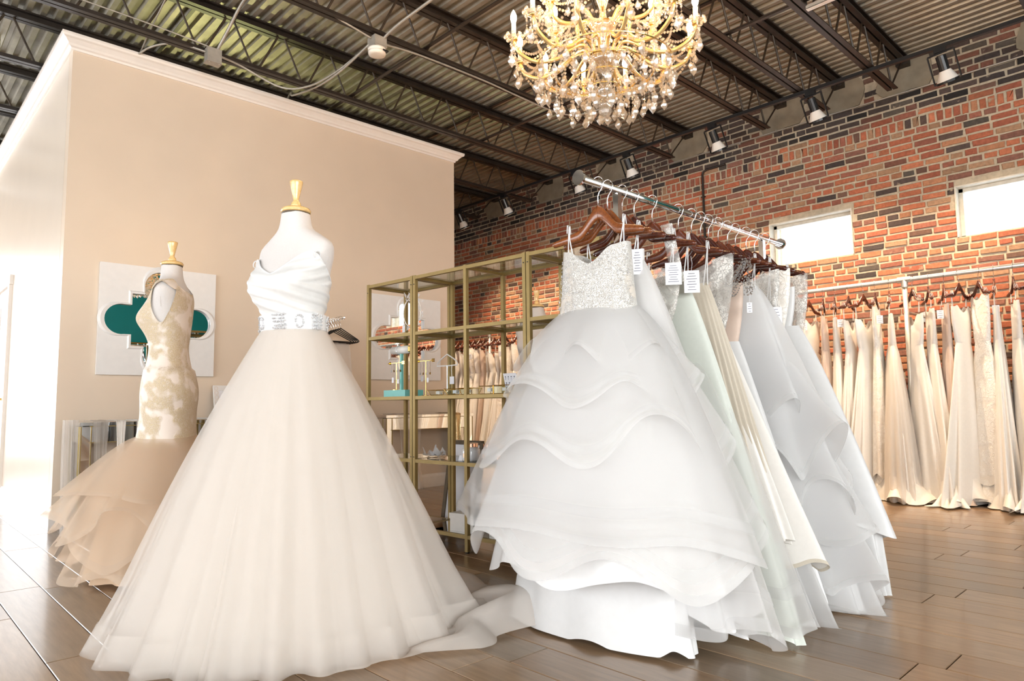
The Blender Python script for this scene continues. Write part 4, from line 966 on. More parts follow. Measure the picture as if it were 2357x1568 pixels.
tier(g, 'tulle_layer', K['tulle'], K['hair'], -0.31, -1.66, tq, (0.46, 0.63, 0.14, 0.05), 0.85, 0.06, 13, 93, 0.04, 6, ((0.88, 0.91), (0.97, 1.0)))
price_tag(g, (-0.135, 0.03, -0.33), math.radians(128), 0.04, 0.10, 8)
g = rack_gown('lace_strap_gown', 'lace gown with a wide lace strap showing above the price tag', 2.36)
part(lambda q: neck(q, -0.60, -0.36, 0.13, 0.20, 0.03, 0.03, 0.03), 'bodice', K['laceS'], g)
for s_ in (-1, 1): part(lambda q: q.grid(lambda u, v: (s_*(0.205-0.05*v)+(u-0.5)*0.055, 0.012+0.010*math.sin(PI*u), -0.40+0.245*v), 6, 10, False), 'lace_strap', K['laceS'], g)
part(lambda q: layer(q, -0.56, -1.70, (0.13, 0.14, 0.035, 0.03), (0.34, 0.45, 0.08, 0.05), 1.0, 0.05, 13, 95, 0.02, 6), 'skirt', K['satin'], g)
part(lambda q: layer(q, -0.56, -1.2, (0.132, 0.143, 0.038, 0.033), (0.22, 0.30, 0.06, 0.05), 1.0, 0.04, 13, 95, 0.03, 6), 'lace_overlay', K['laceS'], g)
add_straps(g, (-0.185,), -0.18, -0.36)
price_tag(g, (-0.205, 0.05, -0.37), math.radians(128), 0.062, 0.088, 8)
g = rack_gown('crepe_gown', 'smooth pale mint-white gown with a white price card on the rack', 2.50)
part(lambda q: neck(q, -0.56, -0.33, 0.13, 0.17, 0.03, 0.03, 0.05), 'bodice', K['crepe'], g); add_straps(g, (-0.165, 0.15), -0.17, -0.335)
part(lambda q: layer(q, -0.40, -1.74, (0.14, 0.16, 0.035, 0.03), (0.42, 0.56, 0.09, 0.05), 0.9, 0.05, 12, 97, 0.02, 5, floor=FL), 'skirt', K['crepe'], g)
tier(g, 'tulle_layer', K['tulle'], K['hair'], -0.55, -1.70, (0.15, 0.17, 0.04, 0.03), (0.44, 0.62, 0.12, 0.05), 0.9, 0.06, 11, 98, 0.03, 5, ((0.86, 0.895), (0.97, 1.0)))
price_tag(g, (-0.20, 0.05, -0.385), math.radians(128), 0.062, 0.092, 7)
g = rack_gown('chiffon_gown', 'champagne chiffon gown with fine pleats in the middle of the rack', 2.66)
part(lambda q: neck(q, -0.52, -0.36, 0.13, 0.14, 0.03, 0.03, 0.05), 'bodice', K['laceS'], g)
add_straps(g, (-0.16, 0.15), -0.18, -0.36)
part(lambda q: layer(q, -0.36, -1.28, (0.13, 0.15, 0.035, 0.03), (0.32, 0.42, 0.08, 0.05), 0.9, 0.05, 34, 101, 0.02, 6, nu=240), 'pleated_skirt', K['chiffon'], g)
part(lambda q: layer(q, -0.9, -1.42, (0.24, 0.30, 0.055, 0.04), (0.38, 0.47, 0.09, 0.05), 0.9, 0.08, 20, 102, 0.03, 6, nu=220), 'flounce', K['cream'], g)
part(lambda q: layer(q, -0.9, FL, (0.24, 0.28, 0.05, 0.04), (0.40, 0.48, 0.09, 0.05), 0.9, 0.07, 15, 103, 0.02, 6, floor=FL), 'underskirt', K['crepe'], g)
g = rack_gown('ivory_gown', 'ivory satin gown with sheer lace shoulders, hem showing a beige edge', 2.78)
part(lambda q: neck(q, -0.60, -0.22, 0.14, 0.21, 0.03, 0.03, 0.06), 'bodice', K['laceS'], g)
part(lambda q: layer(q, -0.56, -1.52, (0.14, 0.15, 0.035, 0.03), (0.40, 0.55, 0.09, 0.05), 1.0, 0.05, 9, 105, 0.015, 5), 'skirt', K['cream'], g)
part(lambda q: layer(q, -0.58, -1.53, (0.14, 0.15, 0.035, 0.03), (0.405, 0.557, 0.092, 0.05), 1.0, 0.05, 9, 105, 0.015, 5, nv=2, v0=0.985, v1=1.0), 'hem_edge', K['chiffon'], g)
part(lambda q: layer(q, -1.2, FL, (0.20, 0.34, 0.06, 0.04), (0.42, 0.55, 0.10, 0.05), 0.9, 0.08, 14, 106, 0.02, 5, floor=FL), 'underskirt', K['organza'], g)
g = rack_gown('beaded_gown', 'gown with loops of silver beads hanging from its neckline', 2.93)
part(lambda q: neck(q, -0.62, -0.33, 0.13, 0.17, 0.03, 0.03, 0.10), 'bodice', K['blush'], g)
def bead_swags(q):
    rj = random.Random(4)
    for k in range(15):
        x0, x1 = -0.235+rj.uniform(0, 0.05), -0.06+rj.uniform(-0.06, 0.03); dip = 0.05+0.011*k; y_ = 0.05+rj.uniform(0, 0.02); n = 26
        for i in range(n+1):
            s = i/n; q.octa((x0+(x1-x0)*s, y_+0.015*math.sin(PI*s), -0.245-rj.uniform(0, 0.002)-dip*4*s*(1-s)*0.8), 0.0046)
    for k in range(220): q.octa((rj.uniform(-0.245, -0.20) if k % 2 else rj.uniform(-0.11, -0.05), 0.05+rj.uniform(-0.01, 0.02), rj.uniform(-0.40, -0.23)), rj.uniform(0.003, 0.006))
part(bead_swags, 'bead_swag', K['silver'], g, False)['kind'] = 'stuff'
part(lambda q: layer(q, -0.60, -1.70, (0.13, 0.14, 0.035, 0.03), (0.36, 0.48, 0.08, 0.05), 0.95, 0.05, 11, 109, 0.02, 5), 'skirt', K['satin'], g)
price_tag(g, (-0.235, 0.07, -0.46), math.radians(128), 0.022, 0.045, 4)
g = rack_gown('organza_gown', 'full white organza gown with cascading ruffles on the far half of the rack', 3.07)
part(lambda q: neck(q, -0.50, -0.33, 0.13, 0.15, 0.03, 0.03, 0.05), 'bodice', K['satin'], g); add_straps(g, (-0.17, 0.15), -0.18, -0.335)
to = (0.14, 0.17, 0.035, 0.03)
part(lambda q: layer(q, -0.33, FL, to, (0.42, 0.58, 0.09, 0.05), 0.85, 0.05, 13, 111, 0.02, 6, floor=FL), 'skirt_lining', K['satin'], g)
for z0, z1, rx, sd in ((-0.33, -0.95, 0.44, 112), (-0.6, -1.12, 0.52, 113), (-0.75, -1.30, 0.58, 114), (-0.95, -1.46, 0.62, 115), (-1.15, -1.62, 0.66, 116)):
    f0 = (abs(z0)-0.33)/1.4; tp_ = (0.14+0.28*f0, 0.17+0.42*f0, 0.035+0.05*f0, 0.03)
    tier(g, 'organza_ruffle', K['organza'], K['hair'], z0, z1, tp_, (rx*0.7, rx, 0.15, 0.05), 0.8, 0.085, 9, sd, 0.09, 7, ((0.95, 1.0),), nu=220)
tier(g, 'organza_train', K['organza'], K['hair'], -1.45, FL, (0.36, 0.52, 0.10, 0.05), (0.48, 0.62, 0.13, 0.06), 0.9, 0.08, 13, 117, 0.02, 6, ((0.9, 1.0),), floor=FL)
g = rack_gown('scroll_lace_gown', 'gown with sheer scrolled lace top, behind the organza ruffles', 3.20)
part(lambda q: neck(q, -0.62, -0.24, 0.14, 0.22, 0.03, 0.03, 0.06), 'bodice', K['laceS'], g)
add_straps(g, (-0.18,), -0.18, -0.42)
part(lambda q: layer(q, -0.60, -1.70, (0.14, 0.16, 0.035, 0.03), (0.40, 0.50, 0.08, 0.05), 0.95, 0.05, 11, 121, 0.02, 5), 'skirt', K['satin'], g)
price_tag(g, (-0.215, 0.05, -0.47), math.radians(128), 0.06, 0.08, 5)
g = rack_gown('rose_lace_gown', 'gown with raised floral lace side, third from the far end of the rack', 3.32)
part(lambda q: neck(q, -0.62, -0.22, 0.14, 0.22, 0.03, 0.03, 0.05), 'bodice', K['laceI'], g)
part(lambda q: layer(q, -0.60, -1.15, (0.145, 0.185, 0.038, 0.03), (0.28, 0.36, 0.07, 0.05), 0.95, 0.04, 9, 124, 0.05, 8), 'lace_overlay', K['laceI'], g)
part(lambda q: layer(q, -0.60, -1.70, (0.14, 0.18, 0.035, 0.03), (0.40, 0.52, 0.08, 0.05), 0.95, 0.05, 9, 125, 0.02, 5), 'skirt', K['satin'], g)
g = rack_gown('satin_gown', 'wide glossy white satin gown, second from the far end of the rack', 3.41)
part(lambda q: neck(q, -0.60, -0.30, 0.14, 0.20, 0.03, 0.03, 0.05), 'bodice', K['satin'], g)
add_straps(g, (-0.17, 0.15), -0.18, -0.305)
part(lambda q: layer(q, -0.50, -1.50, (0.14, 0.21, 0.04, 0.03), (0.42, 0.61, 0.10, 0.05), 0.85, 0.035, 6, 127, 0.05, 3, nu=160), 'skirt', K['satin'], g)
part(lambda q: layer(q, -1.3, FL, (0.36, 0.52, 0.08, 0.05), (0.42, 0.58, 0.10, 0.06), 0.9, 0.10, 12, 128, 0.02, 6, floor=FL), 'train', K['satin'], g)
g = rack_gown('blush_sequin_gown', 'gown with a sheer sequinned blush side, farthest on the rack', 3.52)
part(lambda q: neck(q, -0.64, -0.22, 0.15, 0.22, 0.03, 0.03, 0.05), 'bodice', K['laceS'], g)
part(lambda q: layer(q, -0.62, -1.70, (0.15, 0.19, 0.035, 0.03), (0.36, 0.50, 0.08, 0.05), 0.95, 0.05, 9, 131, 0.02, 5), 'skirt', K['satinI'], g)

# ================================================================== PIPE RACK ON THE BRICK WALL
QX, QZ = 6.90, 1.975
pr = thing('pipe_rack', 'galvanised pipe clothes rail standing along the brick wall', 'clothes rail', (QX, 4, 0))
m = MB(); m.cyl((QX, -1.5, QZ), (QX, 9.4, QZ), 0.0215, 14); m.build('rail_pipe', K['alu'], pr, True, True)
for y_ in (0.2, 2.03, 3.95, 5.85, 7.75):
    m = MB(); m.cyl((QX, y_, 0.01), (QX, y_, QZ-0.02), 0.0215, 14); m.build('post_pipe', K['alu'], pr, True, True)
    m = MB(); m.cyl((QX, y_-0.055, QZ), (QX, y_+0.055, QZ), 0.029, 14); m.cyl((QX, y_, QZ-0.07), (QX, y_, QZ), 0.029, 14); m.build('tee_fitting', K['alu'], pr, True, False)
    m = MB(); m.lathe([(0.06, 0.001), (0.06, 0.010), (0.032, 0.014), (0.030, 0.03)], 18, (QX, y_, 0)); m.build('floor_flange', K['alu'], pr)
    m = MB(); m.cyl((QX, y_, QZ-0.30), (XW-0.01, y_, QZ-0.30), 0.014, 10); m.cyl((XW-0.014, y_, QZ-0.30), (XW, y_, QZ-0.30), 0.05, 14); m.build('wall_stay', K['alu'], pr)
def wall_profile(kind):
    return {'aline': ((0.13, 0.16), (0.42, 0.42), 1.0), 'sheath': ((0.13, 0.14), (0.24, 0.25), 0.9), 'trumpet': ((0.13, 0.14), (0.30, 0.50), 2.4), 'full': ((0.13, 0.15), (0.42, 0.52), 0.7)}[kind]
WG = [('satin_wall_gown', 'smooth ivory gown', 'aline', 'ivory', 'ivory', 7), ('lace_wall_gown', 'ivory lace gown', 'sheath', 'laceI', 'laceI', 9), ('cream_wall_gown', 'softly folded cream gown', 'aline', 'cream', 'cream', 11),
      ('ruched_wall_gown', 'ruched white satin gown', 'trumpet', 'satinI', 'satinI', 6), ('blush_wall_gown', 'blush pink gown', 'sheath', 'blush', 'blush', 10), ('mermaid_wall_gown', 'flared lace mermaid gown', 'trumpet', 'laceI', 'laceI', 5),
      ('chiffon_wall_gown', 'pale chiffon gown', 'aline', 'laceI', 'cream', 16), ('beaded_wall_gown', 'gown with a glittering bodice', 'sheath', 'sequin', 'ivory', 8), ('full_wall_gown', 'full skirted ivory gown', 'full', 'ivory', 'tulleID', 12)]
wproto = {}
WLEN = [0.02, 0.20, 0.0, 0.10, 0.03, 0.16, 0.0, 0.07, 0.02]
WDIP = [0.05, 0.02, 0.10, 0.06, 0.08, 0.03, 0.11, 0.05, 0.07]
WTOP = [-0.30, -0.235, -0.33, -0.30, -0.27, -0.24, -0.35, -0.29, -0.31]
def wall_gown_parts(var, root):
    nm, lab, kind, bm, sm, nf = WG[var]; top, bot, pw = wall_profile(kind); FLw = -QZ+0.003
    if var not in wproto:
        L = []; z0 = -0.60
        def add(name, mt, fn, smooth=True):
            q = MB(); fn(q); ob = q.build(name, mt, None, False, smooth); L.append((name, ob.data)); bpy.data.objects.remove(ob)
        tt = (0.105, 0.105, 0.036, 0.036); bb = (0.30 if kind != 'full' else 0.40, bot[1], 0.11 if kind != 'full' else 0.17, 0.11 if kind != 'full' else 0.17)
        if nm == 'ruched_wall_gown':
            def ruch(q):
                def fn(u, v):
                    t = TAU*u; c, s = math.cos(t), math.sin(t); z = -0.30-0.62*v; k = 1+0.10*math.sin(v*58+2.2*math.sin(t*2))+0.05*math.sin(v*31+t)
                    return ((0.15-0.02*math.sin(PI*v))*c*(1+0.2*(k-1)), 0.05*s*k, z)
                q.grid(fn, 50, 60)
            add('bodice', K[bm], ruch); z0 = -0.90
        else: add('bodice', K[bm], lambda q: neck(q, z0-0.01, WTOP[var], 0.105, 0.150, 0.036, 0.020, WDIP[var], nu=52, nv=16, peak=0.03))
        if nm == 'full_wall_gown':
            add('skirt_lining', K['ivory'], lambda q: layer(q, z0, -QZ+0.02, tt, tuple(0.85*v for v in bb), pw, 0.10, nf, 200+var, 0.01, 5, nu=90, nv=16, floor=FLw))
        add('skirt', K[sm], lambda q: layer(q, z0, -QZ-0.01+WLEN[var], tt, bb, pw, 0.13, nf, 210+var, 0.02, 5, nu=110, nv=20, floor=FLw))
        add('train', K[sm if sm != 'tulleID' else 'ivory'], lambda q: layer(q, -QZ+0.22, -QZ+0.01, (bb[0]*0.7, bb[1]*0.75, bb[2]*0.8, bb[3]*0.8), (bb[0]*0.9, bb[1]*1.15, bb[2]*1.5, bb[3]*1.5), 1.6, 0.22, 7, 220+var, 0.045, 4, nu=90, nv=12, floor=FLw))
        add('strap', K['satinI'], lambda q: straps(q, (-0.12,), -0.17, WTOP[var]+0.02, 0.0), False); add('strap', K['satinI'], lambda q: straps(q, (0.12,), -0.17, WTOP[var]+0.02, 0.0), False)
        wproto[var] = L
    for name, me in wproto[var]:
        o = bpy.data.objects.new(name, me); C.objects.link(o); o.parent = root
rw = random.Random(17)
def ywalk(y0, y1, step):
    out = []; y = y0
    while y > y1: out.append(y); y -= step*rw.uniform(0.8, 1.2)
    return out
seq = ywalk(8.9, 4.45, 0.125)+ywalk(4.35, 3.25, 0.20)+ywalk(3.15, 2.09, 0.118)+ywalk(1.97, 0.55, 0.128)
order = [2, 0, 1, 8, 5, 0, 3, 2, 1, 6, 4, 5, 0, 2, 7, 0, 1, 6]
left = [y for y in seq if y > 2.03][::-1]; right = [y for y in seq if y <= 2.03]
for side, ys_ in (('left', left), ('right', right)):
    for k, y_ in enumerate(ys_):
        var = order[(k*5+(3 if side == 'left' else 0)) % len(order)]
        if y_ > 4.3 and var == 3: var = 2
        rz = rw.uniform(-0.35, 0.35)+(0.45 if k % 4 == 0 else 0.1); nm, lab = WG[var][0], WG[var][1]
        lb = '%s on the wall rail, %s %s of the front post' % (lab, ordinal(k), side)
        hanger('dark wooden hanger on the wall rail, %s to the %s of the front pipe post' % (ordinal(k), side), (QX, y_, QZ), rz, 'mahogD' if rw.random() < 0.7 else 'mahog', 'hangers on the wall rail')
        gwn = thing(nm, lb, 'gown', (QX, y_, QZ), rz, 'gowns on the wall rail')
        wall_gown_parts(var, gwn)
        if k % 3 == 1: price_tag(gwn, (-0.15, -0.05 if True else 0.05, -0.36), math.radians(215)-rz, 0.055, 0.075, 4)

# ================================================================== GOLD SHELVES
SA = math.atan2(1.0, -0.07)                                # local x runs away from the camera along the shelves, local -y into their depth
SO = Vector((2.72, 2.745, 0)); sdir = Vector((math.cos(SA), math.sin(SA), 0)); snor = Vector((math.sin(SA), -math.cos(SA), 0))
SZ = [1.735, 1.36, 0.935, 0.525, 0.095]; SH = 1.75; SD = 0.36; PWD = 0.024
def shelf_unit(label, x0, wd, mid):
    o_ = SO+sdir*x0; t = thing('shelf_unit', label, 'shelf', tuple(o_), SA, 'gold shelf units')
    xs = [PWD/2, wd-PWD/2]+([wd/2] if mid else [])
    for x in xs:
        for y in (-PWD/2, -SD+PWD/2):
            m = MB(); m.box((x, y, SH/2+0.004), (PWD, PWD, SH-0.008)); m.build('post', K['gold'], t, False)
            m = MB(); m.cyl((x, y, 0.0), (x, y, 0.012), 0.012, 10); m.build('foot', K['black'], t, False)
    for z in SZ:
        m = MB(); h = 0.022
        for y in (-PWD/2, -SD+PWD/2): m.box((wd/2, y, z), (wd-0.002, PWD-0.002, h))
        for x in xs[:2]: m.box((x, -SD/2, z), (PWD-0.002, SD-0.002, h))
        if mid: m.box((wd/2, -SD/2, z-0.003), (PWD-0.002, SD-0.002, h-0.006))
        fr = m.build('shelf_frame', K['gold'], t, False)
        spans = [(PWD, wd/2-PWD/2), (wd/2+PWD/2, wd-PWD)] if mid else [(PWD, wd-PWD)]
        for a, b in spans:
            m = MB(); m.box(((a+b)/2, -SD/2, z+0.008), (b-a, SD-2*PWD, 0.006)); m.build('glass_shelf', K['shelfglass'] if z > 0.2 else K['mirror'], fr, False)
    m = MB()
    for x in xs[:2]:
        for z in (1.69, 0.55): m.cyl((x, 0.0005, z), (x, 0.0025, z), 0.004, 8)
    m.build('bolt', K['black'], t, False)
    return t
shelf_unit('wide gold metal shelf unit with glass shelves and a middle post', 0.0, 1.0, True)
shelf_unit('narrow gold metal shelf unit at the left, beside the tulle gown', 1.006, 0.51, False)
shelf_unit('narrow gold metal shelf unit at the right, behind the rack gowns', -0.516, 0.51, False)
def S(a, d, z): return SO+sdir*a+snor*d+Vector((0, 0, z))   # a along, d depth from the front, z up
TOPZ = [z+0.0115 for z in SZ]
# hair wreath on its stand
p = S(1.20, 0.17, TOPZ[1]); t = thing('hair_wreath_stand', 'feathery white hair wreath hung on a small gold stand, upper left shelf', 'headpiece', tuple(p), SA)
m = MB(); m.lathe([(0.045, 0), (0.045, 0.006), (0.006, 0.012), (0.004, 0.30), (0.007, 0.31), (0.0005, 0.325)], 14); m.build('gold_stand', K['brass'], t, False)
m = MB(); ra = random.Random(2); m.tube([(0.095*math.cos(a), 0.012, 0.165+0.105*math.sin(a)) for a in [TAU*k/28 for k in range(28)]], 0.004, 5, True); wr = m.build('wreath_ring', K['pearl'], t, False)
for k in range(34):
    a = TAU*k/34; r = 0.10+ra.uniform(-0.012, 0.02); m = MB(); c = Vector((r*math.cos(a), 0.014+ra.uniform(-0.015, 0.02), 0.165+r*1.08*math.sin(a))); d_ = Vector((math.cos(a+ra.uniform(-1, 1)), ra.uniform(-0.4, 0.4), math.sin(a+ra.uniform(-1, 1)))).normalized()*ra.uniform(0.02, 0.04); s_ = d_.cross(Vector((0, 1, 0)))*0.35
    m.add([tuple(c-d_*0.3), tuple(c+s_+d_*0.3), tuple(c+d_+Vector((0, 0.006, 0))), tuple(c-s_+d_*0.3)], [(0, 1, 2, 3)]); m.build('feather', K['feather'], wr, False)
m = MB(); m.box((0.07, 0.03, 0.05), (0.028, 0.002, 0.045)); m.tube([(0.07, 0.03, 0.072), (0.05, 0.025, 0.10)], 0.0008, 4); m.build('price_tag', K['paper'], t, False)
# fascinators on the double unit
for k, (a, lab) in enumerate([(0.34, 'white feather hair clip lying on the upper glass shelf'), (0.20, 'second, smaller white hair clip at the right of the upper glass shelf')]):
    p = S(a, 0.16, TOPZ[1]); t = thing('hair_clip', lab, 'headpiece', tuple(p), 0.4*k)
    ra = random.Random(9+k); m = MB(); m.box((0, 0, 0.004), (0.05, 0.012, 0.006)); m.build('comb', K['chrome'], t, False)
    m = MB()
    for i in range(16):
        a_ = ra.uniform(0, TAU); e = ra.uniform(0.3, 1.2); L_ = ra.uniform(0.03, 0.06)*(1-0.3*k); d_ = Vector((math.cos(a_)*math.cos(e), math.sin(a_)*math.cos(e), math.sin(e)*0.7))*L_; s_ = d_.cross(Vector((0, 0, 1)))*0.3; c = Vector((0, 0, 0.008))
        m.add([tuple(c), tuple(c+d_*0.5+s_), tuple(c+d_), tuple(c+d_*0.5-s_)], [(0, 1, 2, 3)])
    m.build('feather_tuft', K['feather'], t, False)
# turquoise jewellery stand with cream roll
p = S(1.26, 0.13, TOPZ[2]); t = thing('jewellery_stand', 'turquoise jewellery stand with a cream padded roll on top', 'jewellery stand', tuple(p), SA)
m = MB(); m.box((0, 0, 0.0225), (0.235, 0.16, 0.045)); m.build('base_box', K['mint'], t, False)
m = MB(); m.box((-0.005, 0.02, 0.17), (0.018, 0.018, 0.255)); m.build('upright', K['mint'], t, False)
m = MB(); m.cyl((-0.11, 0.02, 0.325), (0.09, 0.02, 0.325), 0.028, 20); m.build('padded_roll', K['cream'], t, False, True)
m = MB(); m.cyl((-0.135, 0.02, 0.325), (-0.11, 0.02, 0.325), 0.024, 6, 0.034); m.cyl((-0.16, 0.02, 0.325), (-0.135, 0.02, 0.325), 0.010, 6, 0.024); m.build('gold_finial', K['brass'], t, False)
m = MB(); m.tube([(0.02, 0.02+0.031*math.cos(a), 0.325+0.031*math.sin(a)) for a in [TAU*k/16 for k in range(16)]], 0.003, 5, True); m.build('bracelet', K['gem'], t, False)
for k, (a, lab) in enumerate([(1.30, 'gold arrow bar hung with necklaces on the left of the jewellery shelf'), (0.985, 'gold arrow bar hung with necklaces right of the shelf posts')]):
    p = S(a, 0.10, TOPZ[2]+(0.0455 if k == 0 else 0)); h0 = 0.19 if k == 0 else 0.235
    t = thing('necklace_stand', lab, 'jewellery stand', tuple(p), SA)
    m = MB(); m.cyl((0, 0, 0), (0, 0, h0), 0.0025, 6); m.lathe([(0.03, 0), (0.03, 0.004), (0.004, 0.008)], 12); m.build('rod', K['brass'], t, False)
    m = MB(); m.cyl((-0.07, 0, h0), (0.07, 0, h0), 0.0025, 6); m.cyl((0.07, 0, h0), (0.10, 0, h0), 0.012, 4, 0.0005)
    for s in (-1, 1): m.box((-0.075, 0, h0+s*0.006), (0.03, 0.002, 0.010))
    m.build('arrow_bar', K['brass'], t, False)
    for i, x in enumerate((-0.05, -0.02, 0.02, 0.05)):
        m = MB(); L_ = 0.06+0.03*((i*3+k) % 3)
        for q in range(int(L_/0.006)): m.octa((x+0.002*math.sin(q), 0.004, h0-0.005-q*0.006), 0.0028+(0.004 if q > L_/0.006-3 else 0))
        m.build('necklace', K['gem'] if i % 2 else K['brass'], t, False)
    m = MB(); m.box((0.03, 0.008, h0-0.12), (0.022, 0.001, 0.036)); m.box((-0.03, 0.010, h0-0.13), (0.020, 0.001, 0.030)); m.build('price_tag', K['paper'], t, False)
p = S(0.86, 0.18, TOPZ[2]); t = thing('mini_hanger_stand', 'small white hanger display with clips on the jewellery shelf', 'jewellery stand', tuple(p), SA)
m = MB(); m.tube([(-0.10, 0, 0.20), (-0.095, 0, 0.222), (-0.06, 0, 0.245), (0, 0, 0.275), (0.06, 0, 0.245), (0.095, 0, 0.222), (0.10, 0, 0.20), (0.0, 0, 0.198), (-0.10, 0, 0.20)], 0.0045, 6); m.build('hanger_bar', K['white'], t, False)
m = MB(); m.cyl((0, 0, 0), (0, 0, 0.20), 0.004, 8); m.lathe([(0.035, 0), (0.035, 0.005), (0.005, 0.009)], 14); m.build('stand', K['chrome'], t, False)
m = MB(); m.box((-0.05, 0.004, 0.10), (0.04, 0.004, 0.05)); m.tube([(-0.05, 0.004, 0.125), (-0.045, 0.004, 0.17), (-0.05, 0.004, 0.198)], 0.002, 5); m.build('clip_card', K['paper'], t, False)
# glass and gold trinket boxes, earring card
for k, (a, dd, sx_, sy_, hh, lab) in enumerate([(0.84, 0.10, 0.15, 0.09, 0.035, 'flat gold-edged glass tray at the left of the jewellery shelf'), (0.70, 0.12, 0.14, 0.10, 0.040, 'gold-edged glass tray in the middle of the jewellery shelf'), (0.58, 0.12, 0.11, 0.10, 0.042, 'gold-edged glass tray just left of the middle post'), (0.39, 0.12, 0.12, 0.10, 0.050, 'gold-edged glass box just right of the middle post'), (0.255, 0.11, 0.13, 0.09, 0.052, 'gold-edged glass box in front of the earring card'), (0.11, 0.12, 0.12, 0.10, 0.048, 'gold-edged glass box at the right end of the jewellery shelf')]):
    p = S(a, dd, TOPZ[2]); t = thing('trinket_box', lab, 'glass box', tuple(p), SA+(0.12 if k < 3 else 0), 'glass trinket boxes')
    hx, hy = sx_/2, sy_/2; tz = hh; fl = 1.0 if k > 2 else 0.72
    V = [Vector((x*hx*fl, y*hy*fl, 0.003)) for x, y in ((-1, -1), (1, -1), (1, 1), (-1, 1))]+[Vector((x*hx, y*hy, tz)) for x, y in ((-1, -1), (1, -1), (1, 1), (-1, 1))]
    for i in range(4):
        j = (i+1) % 4; m = MB(); m.add([tuple(V[i]), tuple(V[j]), tuple(V[j+4]), tuple(V[i+4])], [(0, 1, 2, 3)]); m.build('pane', K['glass'], t, False)
    m = MB(); m.add([tuple(v) for v in V[:4]], [(0, 1, 2, 3)]); m.build('pane', K['mirror'], t, False)
    m = MB()
    for i in range(4): j = (i+1) % 4; m.cyl(V[i], V[j], 0.0022, 5); m.cyl(V[i+4], V[j+4], 0.0022, 5); m.cyl(V[i], V[i+4], 0.0022, 5)
    m.build('gold_edging', K['brass'], t, False)
    m = MB(); m.box((0.01, 0, tz*0.55), (0.03, 0.03, 0.02)); m.octa((-0.02, 0.01, 0.012), 0.008); m.build('jewellery', K['paper'] if k % 2 else K['gem'], t, False)
p = S(0.255, 0.165, TOPZ[2]); t = thing('earring_card', 'tilted white card with rows of earrings on the jewellery shelf', 'card', tuple(p), SA)
rt = Matrix.Rotation(math.radians(-14), 3, 'X'); m = MB(); m.box(rt @ Vector((0, 0, 0.085)), (0.105, 0.002, 0.085), rt); m.box(rt @ Vector((0, 0, 0.022)), (0.02, 0.002, 0.044), rt); m.build('card', K['paper'], t, False)
m = MB()
for i in range(4):
    for j in range(2):
        c = rt @ Vector((-0.036+i*0.024, 0.003, 0.108-j*0.038)); m.octa(tuple(c), 0.0055, 0.004); m.tube([c-Vector((0, 0, 0.004)), c-Vector((0.001, 0, 0.020))], 0.0012, 4)
m.build('earrings', K['ink'], t, False)
# white flower headpiece, jars
p = S(1.0, 0.17, TOPZ[3]); t = thing('flower_headpiece', 'crumpled white flower headpiece on the fourth shelf behind the posts', 'headpiece', tuple(S(0.93, 0.15, TOPZ[3])), SA)
ra = random.Random(12); m = MB()
for i in range(30):
    a_ = ra.uniform(0, TAU); e = ra.uniform(0.2, 1.4); c = Vector((ra.uniform(-0.07, 0.07), ra.uniform(-0.04, 0.04), 0.012)); L_ = ra.uniform(0.04, 0.085); d_ = Vector((math.cos(a_)*math.cos(e), math.sin(a_)*math.cos(e)*0.6, math.sin(e)))*L_; s_ = d_.cross(Vector((0.2, 0, 1)))*0.5
    m.add([tuple(c), tuple(c+d_*0.45+s_), tuple(c+d_*0.9+s_*0.5), tuple(c+d_), tuple(c+d_*0.45-s_)], [(0, 1, 2, 3, 4)])
m.build('petal_cluster', K['feather'], t, False); m = MB(); m.tube([(0.08*math.cos(a), 0.05*math.sin(a), 0.004) for a in [PI*k/10 for k in range(11)]], 0.003, 5); m.build('headband', K['chrome'], t, False)
for k, (a, dd, lab) in enumerate([(0.555, 0.10, 'white candle jar with copper lid, leftmost of the three'), (0.395, 0.11, 'white candle jar with copper lid, middle of the three'), (0.265, 0.10, 'white candle jar with copper lid, half behind the tulle skirt')]):
    p = S(a, dd, TOPZ[3]); t = thing('candle_jar', lab, 'candle jar', tuple(p), SA, 'white candle jars')
    m = MB(); m.lathe([(0.048, 0.0), (0.056, 0.006), (0.058, 0.02), (0.058, 0.062), (0.054, 0.075), (0.044, 0.083), (0.040, 0.088)], 28); m.build('glass_jar', K['jar'], t, False, True)
    m = MB(); m.lathe([(0.043, 0.087), (0.0445, 0.088), (0.0445, 0.108), (0.042, 0.110), (0.0005, 0.110)], 28); m.build('lid', K['copper'], t, False)
    m = MB(); m.grid(lambda u, v: (0.0585*math.cos(PI/2+0.35*(u-0.5)*1.2), 0.0585*math.sin(PI/2+0.35*(u-0.5)*1.2), 0.026+0.024*v), 6, 1, False); m.build('round_label', K['copper'], t, False)
p = S(0.615, 0.07, TOPZ[3]); t = thing('folded_card', 'small folded white card leaning beside the left candle jar', 'card', tuple(p), SA); m = MB(); m.box((0, 0, 0.018), (0.035, 0.002, 0.036), Matrix.Rotation(0.3, 3, 'X')); m.box((0, -0.012, 0.018), (0.035, 0.002, 0.036), Matrix.Rotation(-0.3, 3, 'X')); m.build('card', K['paper'], t, False)
